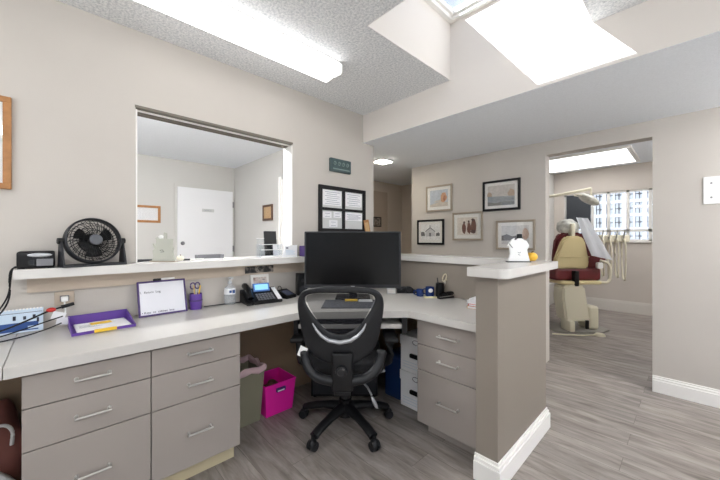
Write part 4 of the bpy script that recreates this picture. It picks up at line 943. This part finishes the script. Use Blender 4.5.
# bags at the far left under the desk
def bag_mesh(r, s, seed, amp=0.18):
    rnd = random.Random(seed); b = bmesh.new(); bmesh.ops.create_icosphere(b, subdivisions=4, radius=r)
    ph = [(Vector((rnd.uniform(-1, 1), rnd.uniform(-1, 1), rnd.uniform(-1, 1))).normalized(), rnd.uniform(3, 9), rnd.uniform(0, 6)) for _ in range(9)]
    for v in b.verts:
        n = v.co.normalized(); k = 1+amp*sum(math.sin(n.dot(d)*f+p) for d, f, p in ph)/4
        v.co = Vector((n.x*r*k*s[0], n.y*r*k*s[1], n.z*r*k*s[2]))
    zm = min(v.co.z for v in b.verts)
    for v in b.verts: v.co.z = max(v.co.z-zm-.012, 0)
    mb = MB(); mb._merge(b); return mb
t = thing('shopping_bag', 'crumpled white plastic bag on the floor left of drawers', 'bag', (0.27, -0.195, 0), 0.0)
bag_mesh(0.088, (0.8, 0.95, 1.5), 4, 0.14).build('bag_body', 'bag3', t, True)
t = thing('red_bag', 'dull reddish plastic bag standing behind the white bag left of drawers', 'bag', (0.10, -0.205, 0), 0)
bag_mesh(0.17, (0.45, 0.56, 1.45), 9, 0.10).build('bag_body', 'bag2', t, True)
m = MB(); m.tube([(0.078, -0.02, 0.30), (0.095, 0.0, 0.40), (0.098, 0.035, 0.415), (0.092, 0.065, 0.38), (0.085, 0.06, 0.31)], 0.007, 8, smooth=2); m.build('bag_handle', 'bag3', t, True)

# ------------------------------------------------------------------ things on the walls
def frame_x(name, label, cat, y0, y1, z0, z1, fw, fm, x=0.0, side=1, mats=0.0, inner='paper', group=None, th=0.02):
    """picture hung on a wall whose face is at x (side=+1 faces +x)"""
    t = thing(name, label, cat, (x, (y0+y1)/2, (z0+z1)/2), EAST if side > 0 else -EAST, group); w_, h_ = (y1-y0)/2, (z1-z0)/2
    return hang(t, w_, h_, fw, fm, mats, inner, th)
def frame_y(name, label, cat, x0, x1, z0, z1, fw, fm, y, mats, inner, group=None, th=0.02):
    t = thing(name, label, cat, ((x0+x1)/2, y, (z0+z1)/2), 0, group)
    return hang(t, (x1-x0)/2, (z1-z0)/2, fw, fm, mats, inner, th)
def hang(t, w_, h_, fw, fm, mats, inner, th):
    m = MB(); m.box(-w_, w_, -th, -.0005, -h_, -h_+fw, 0.002, 1); m.box(-w_, w_, -th, -.0005, h_-fw, h_, 0.002, 1); m.box(-w_, -w_+fw, -th, -.0005, -h_+fw, h_-fw, 0.002, 1); m.box(w_-fw, w_, -th, -.0005, -h_+fw, h_-fw, 0.002, 1)
    m.build('frame', fm, t)
    if mats:
        MB().box(-w_+fw, w_-fw, -th*.55, -.001, -h_+fw, h_-fw).build('mat_board', 'matte', t)
        MB().box(-w_+fw+mats, w_-fw-mats, -th*.55-.001, -th*.55, -h_+fw+mats, h_-fw-mats).build('picture', inner, t)
    else:
        MB().box(-w_+fw, w_-fw, -th*.55, -.001, -h_+fw, h_-fw).build('picture', inner, t)
    MB().box(-w_+fw, w_-fw, -th*.8, -th*.75, -h_+fw, h_-fw).build('pane', 'pglass', t)
    return t
frame_x('framed_certificate', 'oak framed white certificate on wall at far left above ledge', 'picture', -0.55, -0.158, 1.451, 1.888, 0.028, 'oak', 0.0, 1, 0, 'paper')
# teal plaque
t = thing('wall_plaque', 'small dark teal relief plaque above the four-pane frame', 'plaque', (0, 1.886, 1.886), EAST)
MB().box(-0.122, 0.122, -0.03, -.0005, -0.060, 0.060, 0.006, 2).build('plate', 'teal', t)
m = MB()
for k in range(4):
    x = -0.075+k*0.05
    m.tube([(x+0.017*math.cos(q*.6)*(1-q*.045), -0.031, 0.012+0.020*math.sin(q*.6)*(1-q*.045)) for q in range(14)], 0.0032, 6)
m.box(-0.10, 0.10, -0.034, -0.03, -0.042, -0.030, 0.002, 1); m.build('raised_pattern', 'tealp', t, True)
# four pane frame
t = thing('notice_frame', 'black four-pane frame with white notices on wall behind monitor', 'frame', (0, 1.928, 1.484), EAST)
m = MB(); W_, H_, fw = 0.283, 0.208, 0.034
m.box(-W_, W_, -.022, -.0005, H_-fw, H_, 0.002, 1); m.box(-W_, W_, -.022, -.0005, -H_, -H_+fw, 0.002, 1); m.box(-W_, -W_+fw, -.022, -.0005, -H_+fw, H_-fw, 0.002, 1); m.box(W_-fw, W_, -.022, -.0005, -H_+fw, H_-fw, 0.002, 1)
m.box(-0.014, 0.014, -.022, -.0005, -H_+fw, H_-fw, 0.002, 1); m.box(-W_+fw, W_-fw, -.0215, -.0005, -0.012, 0.012, 0.002, 1); m.build('frame', 'bframe', t)
MB().box(-W_+fw, W_-fw, -.006, -.001, -H_+fw, H_-fw).build('backing', 'paper2', t)
def notice(x0, x1, z0, z1, k):
    n_ = MB().box(x0, x1, -.009, -.006, z0, z1).build('notice', 'paper', t)
    mm = MB()
    for i in range(k):
        q = z1-.018-(z1-z0-.03)*i/max(1, k-1) if k > 1 else (z0+z1)/2
        mm.box(x0+.02+(.02 if i % 2 else 0), x1-.02-(.03 if i % 3 == 1 else 0), -.0095, -.009, q-.002, q+.002)
    mm.build('printed_lines', 'inkg', n_)
notice(-0.235, -0.025, 0.035, 0.170, 7); notice(0.028, 0.235, 0.040, 0.168, 6); notice(0.024, 0.243, -0.095, -0.020, 5)
notice(-0.235, -0.140, -0.080, -0.022, 3); notice(-0.115, -0.025, -0.075, -0.020, 3); notice(-0.165, -0.070, -0.160, -0.098, 3)
# five pictures on the back wall
def flat(rgb, nm='print_ink', noise=0.12): return mat(nm, rgb, 0.8, noise=noise, nscale=45)
def poly_layer(t, polys, rgb, k, name='printed_shape'):
    """flat printed shapes on a picture; coordinates run -1..1 over the print"""
    hw_, hh_ = t['pw'], t['ph']; m = MB()
    for p in polys: m.prism([(x*hw_, z*hh_) for x, z in p], 0.0125+k*0.0004, 0.0129+k*0.0004, UP)
    return m.build(name, flat(rgb), t)
def picture(label, x0, x1, z0, z1, fw, fm, mats, bg, layers):
    t = frame_y('framed_picture', label, 'picture', x0, x1, z0, z1, fw, fm, BY, mats, flat(bg), 'framed pictures on the back wall', th=0.022)
    t['pw'] = (x1-x0)/2-fw-mats; t['ph'] = (z1-z0)/2-fw-mats
    for k, (rgb, polys) in enumerate(layers): poly_layer(t, polys, rgb, k)
    del t['pw']; del t['ph']
def blob(cx, cz, rx, rz, n=12, jit=0.18, seed=1):
    r = random.Random(seed); return [(cx+rx*math.cos(2*PI*k/n)*(1+r.uniform(-jit, jit)), cz+rz*math.sin(2*PI*k/n)*(1+r.uniform(-jit, jit))) for k in range(n)]
picture('light taupe framed beach picture, uppermost left on the back wall', -0.112, 0.262, 1.558, 1.885, 0.022, 'taupe', 0.038, (196, 204, 214), [
    ((158, 168, 182), [[(-1, -1), (1, -1), (1, 0.25), (-1, 0.45)]]), ((206, 196, 184), [[(-1, -1), (1, -1), (1, -0.55), (0.2, -0.35), (-1, -0.75)], [(-0.6, -0.45), (0.5, -0.35), (0.2, -0.2), (-0.3, -0.25)]]),
    ((212, 160, 124), [blob(0.55, 0.05, 0.34, 0.62, 12, 0.15, 2)]), ((178, 120, 92), [blob(0.62, -0.1, 0.14, 0.35, 9, 0.2, 5)])])
picture('wide black framed landscape picture, upper right on the back wall', 0.640, 1.036, 1.520, 1.848, 0.024, 'bframe', 0.032, (206, 200, 194), [
    ((140, 134, 124), [[(-1, -0.1), (-1, 0.75), (-0.75, 0.8), (-0.5, 0.35), (-0.1, 0.2), (0.3, 0.25), (0.6, 0.55), (1, 0.7), (1, -0.1)]]), ((184, 160, 138), [blob(0.78, 0.15, 0.25, 0.4, 10, 0.2, 3), blob(-0.85, 0.05, 0.2, 0.35, 10, 0.2, 4)]),
    ((150, 156, 160), [[(-1, -1), (1, -1), (1, -0.15), (-1, -0.05)]]), ((120, 120, 118), [[(-1, -1), (1, -1), (1, -0.7), (0.3, -0.62), (-0.4, -0.75), (-1, -0.6)]])])
picture('taupe framed picture of brown figures, middle of the group', 0.266, 0.640, 1.198, 1.528, 0.022, 'taupe', 0.040, (222, 214, 204), [
    ((196, 180, 164), [[(-1, -1), (1, -1), (1, -0.6), (-1, -0.45)], blob(-0.5, 0.2, 0.3, 0.3, 9, 0.2, 7)]), ((110, 66, 54), [blob(-0.32, -0.25, 0.22, 0.62, 11, 0.15, 8), blob(0.18, -0.2, 0.2, 0.66, 11, 0.15, 9), blob(0.62, -0.05, 0.26, 0.85, 11, 0.15, 10)]),
    ((74, 46, 42), [blob(-0.3, 0.42, 0.11, 0.15, 9, 0.1, 1), blob(0.16, 0.52, 0.10, 0.14, 9, 0.1, 1), blob(0.55, 0.7, 0.14, 0.16, 9, 0.1, 2), blob(0.6, -0.6, 0.25, 0.2, 9, 0.2, 3)])])
picture('small black framed drawing of a building, lowest left picture', -0.250, 0.148, 1.144, 1.462, 0.024, 'bframe', 0.036, (240, 240, 240), [
    ((186, 186, 188), [[(-1, -1), (1, -1), (1, -0.55), (-1, -0.5)]]), ((96, 96, 100), [[(-1, -0.5), (-1, 0.0), (-0.75, 0.05), (-0.6, -0.1), (-0.55, -0.5)], [(0.6, -0.5), (0.65, -0.15), (0.9, -0.05), (1, -0.2), (1, -0.5)]]),
    ((210, 210, 212), [[(-0.5, -0.55), (-0.5, 0.1), (0.0, 0.6), (0.5, 0.1), (0.5, -0.55)]]), ((120, 120, 124), [[(-0.56, 0.08), (0.0, 0.66), (0.56, 0.08), (0.5, 0.02), (0.0, 0.5), (-0.5, 0.02)], [(-0.1, -0.55), (-0.1, -0.1), (0.1, -0.1), (0.1, -0.55)], [(-0.02, 0.6), (-0.02, 0.9), (0.02, 0.9), (0.02, 0.6)], [(-0.14, 0.74), (-0.14, 0.78), (0.14, 0.78), (0.14, 0.74)]])])
picture('large taupe framed picture behind the white cutout figure', 0.788, 1.178, 1.102, 1.412, 0.022, 'taupe', 0.036, (216, 214, 212), [
    ((176, 172, 170), [[(-1, -1), (1, -1), (1, -0.3), (-1, -0.2)]]), ((206, 178, 160), [blob(0.75, 0.1, 0.24, 0.6, 10, 0.15, 6)]), ((120, 116, 114), [[(-1, -0.6), (-1, -0.1), (-0.6, 0.1), (-0.2, -0.15), (0.3, 0.0), (0.5, -0.4), (0, -0.6)]])])
# waiting room pictures
frame_x('framed_certificate', 'oak framed white certificate on waiting room wall beside door', 'picture', 0.76, 1.115, 1.455, 1.705, 0.034, 'oak', -3.24, 1, 0, 'paper')
frame_y('framed_certificate', 'small walnut framed tan picture on the waiting room side wall', 'picture', -2.17, -1.88, 1.485, 1.715, 0.03, 'walnut', 2.23, 0, 'tan')
t = frame_x('framed_picture', 'small dark framed picture on the hallway wall', 'picture', 3.69, 3.875, 1.415, 1.575, 0.014, 'bframe', -1.312, 1, 0, art_mat('hall_print', [(0.4, (60, 52, 48)), (0.52, (180, 170, 160)), (0.62, (90, 78, 70)), (0.7, (200, 190, 180))], 11, 14))
# blank switch plate at the right edge
t = thing('wall_plate', 'white screwed blank cover plate on the wall right of doorway', 'wall plate', (2.405, BY, 1.57), 0)
MB().box(-0.095, 0.095, -0.008, -.0005, -0.1, 0.1, 0.003, 2).build('plate', 'white', t)
for sx in (-1, 1):
    for sz in (-1, 1): MB().cyl((sx*0.055, -0.0085, sz*0.052), (sx*0.055, -0.010, sz*0.052), 0.006, seg=10).build('screw', 'grey', t)
MB().box(-0.006, 0.006, -0.012, -0.008, -0.012, 0.012, 0.002, 1).build('toggle', 'grey', t)

# ------------------------------------------------------------------ treatment room things
def dental():
    t = thing('dental_chair', 'cream and maroon dental chair seen from behind through the doorway', 'dental chair', (1.155, 5.042, 0), FACE)
    S = 74.0
    bx = lambda u: (u-574.0)/S
    bz = lambda v: 1.215-(v-239)/S
    MB().prism([(-0.34, -0.12), (-0.26, -0.20), (0.22, -0.22), (0.40, -0.10), (0.42, 0.05), (0.2, 0.26), (-0.2, 0.26), (-0.34, 0.1)], 0, 0.022, bev=0.004).build('base_plate', 'basep', t, True)
    m = MB(); m.prism([(bx(558.5), bz(318)), (bx(582), bz(319)), (bx(577), bz(285)), (bx(568), bz(281)), (bx(555.5), bz(285)), (bx(555.5), bz(296))], -0.06, 0.16, UP, 0.02); m.build('column', 'cream2', t, True)
    m = MB(); m.box(0.115, 0.255, -0.12, 0.12, 0.022, 0.33, 0.035, 3); m.build('pump_housing', 'cream2', t, True)
    m = MB(); m.box(-0.20, -0.13, -0.22, -0.02, 0.022, 0.16, 0.015, 2); m.build('support_foot', 'cream2', t, True)
    m = MB(); m.box(0.035, 0.075, -0.18, -0.155, 0.05, 0.16, 0.004, 1); m.build('lift_slot', 'black', t, True)
    m = MB(); m.box(-0.26, 0.26, -0.16, 0.30, 0.620, 0.665, 0.02, 2); m.build('seat_shell', 'cream', t, True)
    m = MB(); m.box(-0.31, 0.30, -0.10, 0.50, 0.665, 0.83, 0.04, 4); m.build('seat', 'maroon', t, True)
    m = MB(); m.box(-0.20, 0.22, 0.45, 0.70, 0.56, 0.66, 0.04, 4); m.build('leg_rest', 'maroon', t, True)
    lean = Matrix.Translation((0, -0.06, 0.80)) @ Matrix.Rotation(0.14, 4, 'X')
    m = MB(); m.prism([(-0.29, 0.0), (0.26, 0.0), (0.40, 0.08), (0.40, 0.20), (0.30, 0.30), (0.16, 0.42), (0.02, 0.50), (-0.22, 0.50), (-0.29, 0.42), (-0.30, 0.22)], -0.12, -0.02, lean @ UP, 0.03); m.build('backrest', 'maroon', t, True)
    m = MB(); m.prism([(-0.33, 0.03), (0.115, 0.03), (0.125, 0.14), (0.10, 0.20), (0.045, 0.40), (-0.02, 0.46), (-0.20, 0.46), (-0.26, 0.40), (-0.315, 0.20), (-0.335, 0.14)], -0.02, 0.045, lean @ UP, 0.02); sh = m.build('back_shell', 'cream', t, True)
    m = MB(); m.box(-0.31, 0.11, -0.050, -0.042, 0.185, 0.195, 0.002, 1, lean); m.build('shell_ridge', 'cream', sh, True)
    m = MB(); m.box(-0.10, -0.045, -0.17, -0.09, 0.60, 0.80, 0.01, 2); m.build('back_pivot', 'black', t, True)
    b = bag_mesh(0.14, (0.95, 0.6, 0.80), 21, 0.10); bmesh.ops.transform(b.bm, matrix=Matrix.Translation((-0.105, -0.03, 1.275)), verts=b.bm.verts); b.build('headrest', 'wrap', t, True)
    m = MB(); m.box(-0.13, -0.075, -0.14, -0.06, 1.20, 1.42, 0.012, 2); m.build('headrest_bar', 'cream2', t, True)
    m = MB(); m.tube([(0.24, -0.12, 0.66), (0.30, -0.14, 0.64), (0.37, -0.14, 0.66), (0.39, -0.13, 0.80), (0.38, -0.11, 0.90), (0.30, -0.06, 0.93)], 0.018, 8, smooth=2); m.build('armrest', 'cream2', t, True)
    m = MB(); m.box(0.20, 0.27, -0.17, -0.11, 0.83, 0.91, 0.015, 2); m.build('arm_joint', 'white', t, True)
    TLc, TRc, BRc, BLc = Vector((-0.04, -0.10, 1.50)), Vector((0.11, -0.09, 1.49)), Vector((0.38, -0.19, 0.94)), Vector((0.09, -0.20, 1.00))
    b = bmesh.new(); rows = []
    for i in range(9):
        row = []
        for q in range(9):
            f_, g_ = i/8, q/8
            p = TLc.lerp(TRc, g_).lerp(BLc.lerp(BRc, g_), f_); p.y += 0.014*math.sin(g_*11+f_*3)
            row.append(b.verts.new(p))
        rows.append(row)
    for r0, r1 in zip(rows, rows[1:]):
        for q in range(8): b.faces.new((r0[q], r0[q+1], r1[q+1], r1[q]))
    bmesh.ops.solidify(b, geom=b.faces[:], thickness=0.004)
    m = MB(); m._merge(b); tag(m.build('plastic_sheet', 'drape', None, True, (1.155, 5.042, 0), FACE), 'pale blue plastic sheet draped over the dental chair', 'sheet')
    f = thing('foot_control', 'small pale foot pedal on floor in front of dental chair base', 'pedal', (1.155+0.691*0.12+0.723*0.30, 5.042+0.723*0.12-0.691*0.30, 0), FACE)
    MB().lathe([(0, 0), (0.06, 0), (0.06, 0.012), (0.045, 0.03), (0, 0.034)], seg=24).build('pedal_disc', 'cream2', f, True)
    m = MB(); m.tube([(-0.06, 0, 0.012), (-0.2, -0.02, 0.010), (-0.38, 0.0, 0.010), (-0.56, 0.06, 0.010)], 0.010, 8, smooth=2); m.build('hose', 'cream2', f, True)
dental()
# exam light on an arm from the left wall
t = thing('exam_light', 'white dental exam light on a long arm above the chair', 'lamp', (0.452, 5.55, 1.855), 0)
MB().box(0, 0.03, -0.06, 0.06, -0.08, 0.08, 0.005, 1).build('wall_mount', 'cream2', t)
MB().tube([(0.02, 0, 0.0), (0.40, 0.0, 0.035), (0.765, 0.165, 0.105)], 0.022, 10).build('arm', 'cream2', t, True)
MB().tube([(0.765, 0.165, 0.12), (0.77, 0.165, 0.02), (0.765, 0.17, -0.03)], 0.014, 8).build('drop_arm', 'cream2', t, True)
LM = Matrix.Translation((0.745, 0.15, -0.055)) @ Matrix.Rotation(FACE, 4, 'Z') @ Matrix.Rotation(0.5, 4, 'Y')
m = MB(); m.sph((0, 0, 0), 0.13, (1.25, 0.8, 0.42), 24, LM); m.build('lamp_head', 'wrap', t, True)
m = MB(); m.tube([LM @ Vector((-0.15, -0.05, -0.02)), LM @ Vector((-0.23, -0.08, -0.05)), LM @ Vector((-0.22, 0.02, -0.05)), LM @ Vector((-0.15, 0.04, -0.02))], 0.008, 8, smooth=1); m.build('grip', 'cream2', t, True)
# delivery unit with hanging hoses
t = thing('delivery_unit', 'dental delivery unit with pale hoses hanging below the window', 'dental unit', (1.46, 5.61, 0), FACE)
MB().box(-0.22, 0.20, -0.10, 0.16, 1.17, 1.27, 0.02, 3).build('tray_head', 'cream2', t, True)
MB().tube([(0.0, 0.10, 1.17), (0.0, 0.25, 1.10), (-0.25, 0.40, 1.06), (-0.38, 0.45, 1.06)], 0.022, 10).build('support_arm', 'cream2', t, True)
for k in range(4):
    x = -0.20+k*0.098; dp = (0.50, 0.55, 0.52, 0.56)[k]
    m = MB(); m.tube([(x, -0.10, 1.22), (x, -0.14, 1.20), (x+.01, -0.14, 1.0), (x+.02, -0.12, 1.22-dp), (x+.055, -0.06, 1.20-dp), (x+.075, 0.0, 1.26-dp), (x+.08, 0.02, 1.17)], 0.011, 8, smooth=2); m.build('hose', 'cream2', t, True)
    m = MB(); m.cyl((x, -0.105, 1.20), (x-.01, -0.15, 1.34), 0.011, 0.008, 12); m.build('handpiece', 'steel' if k % 2 else 'wrap', t, True)
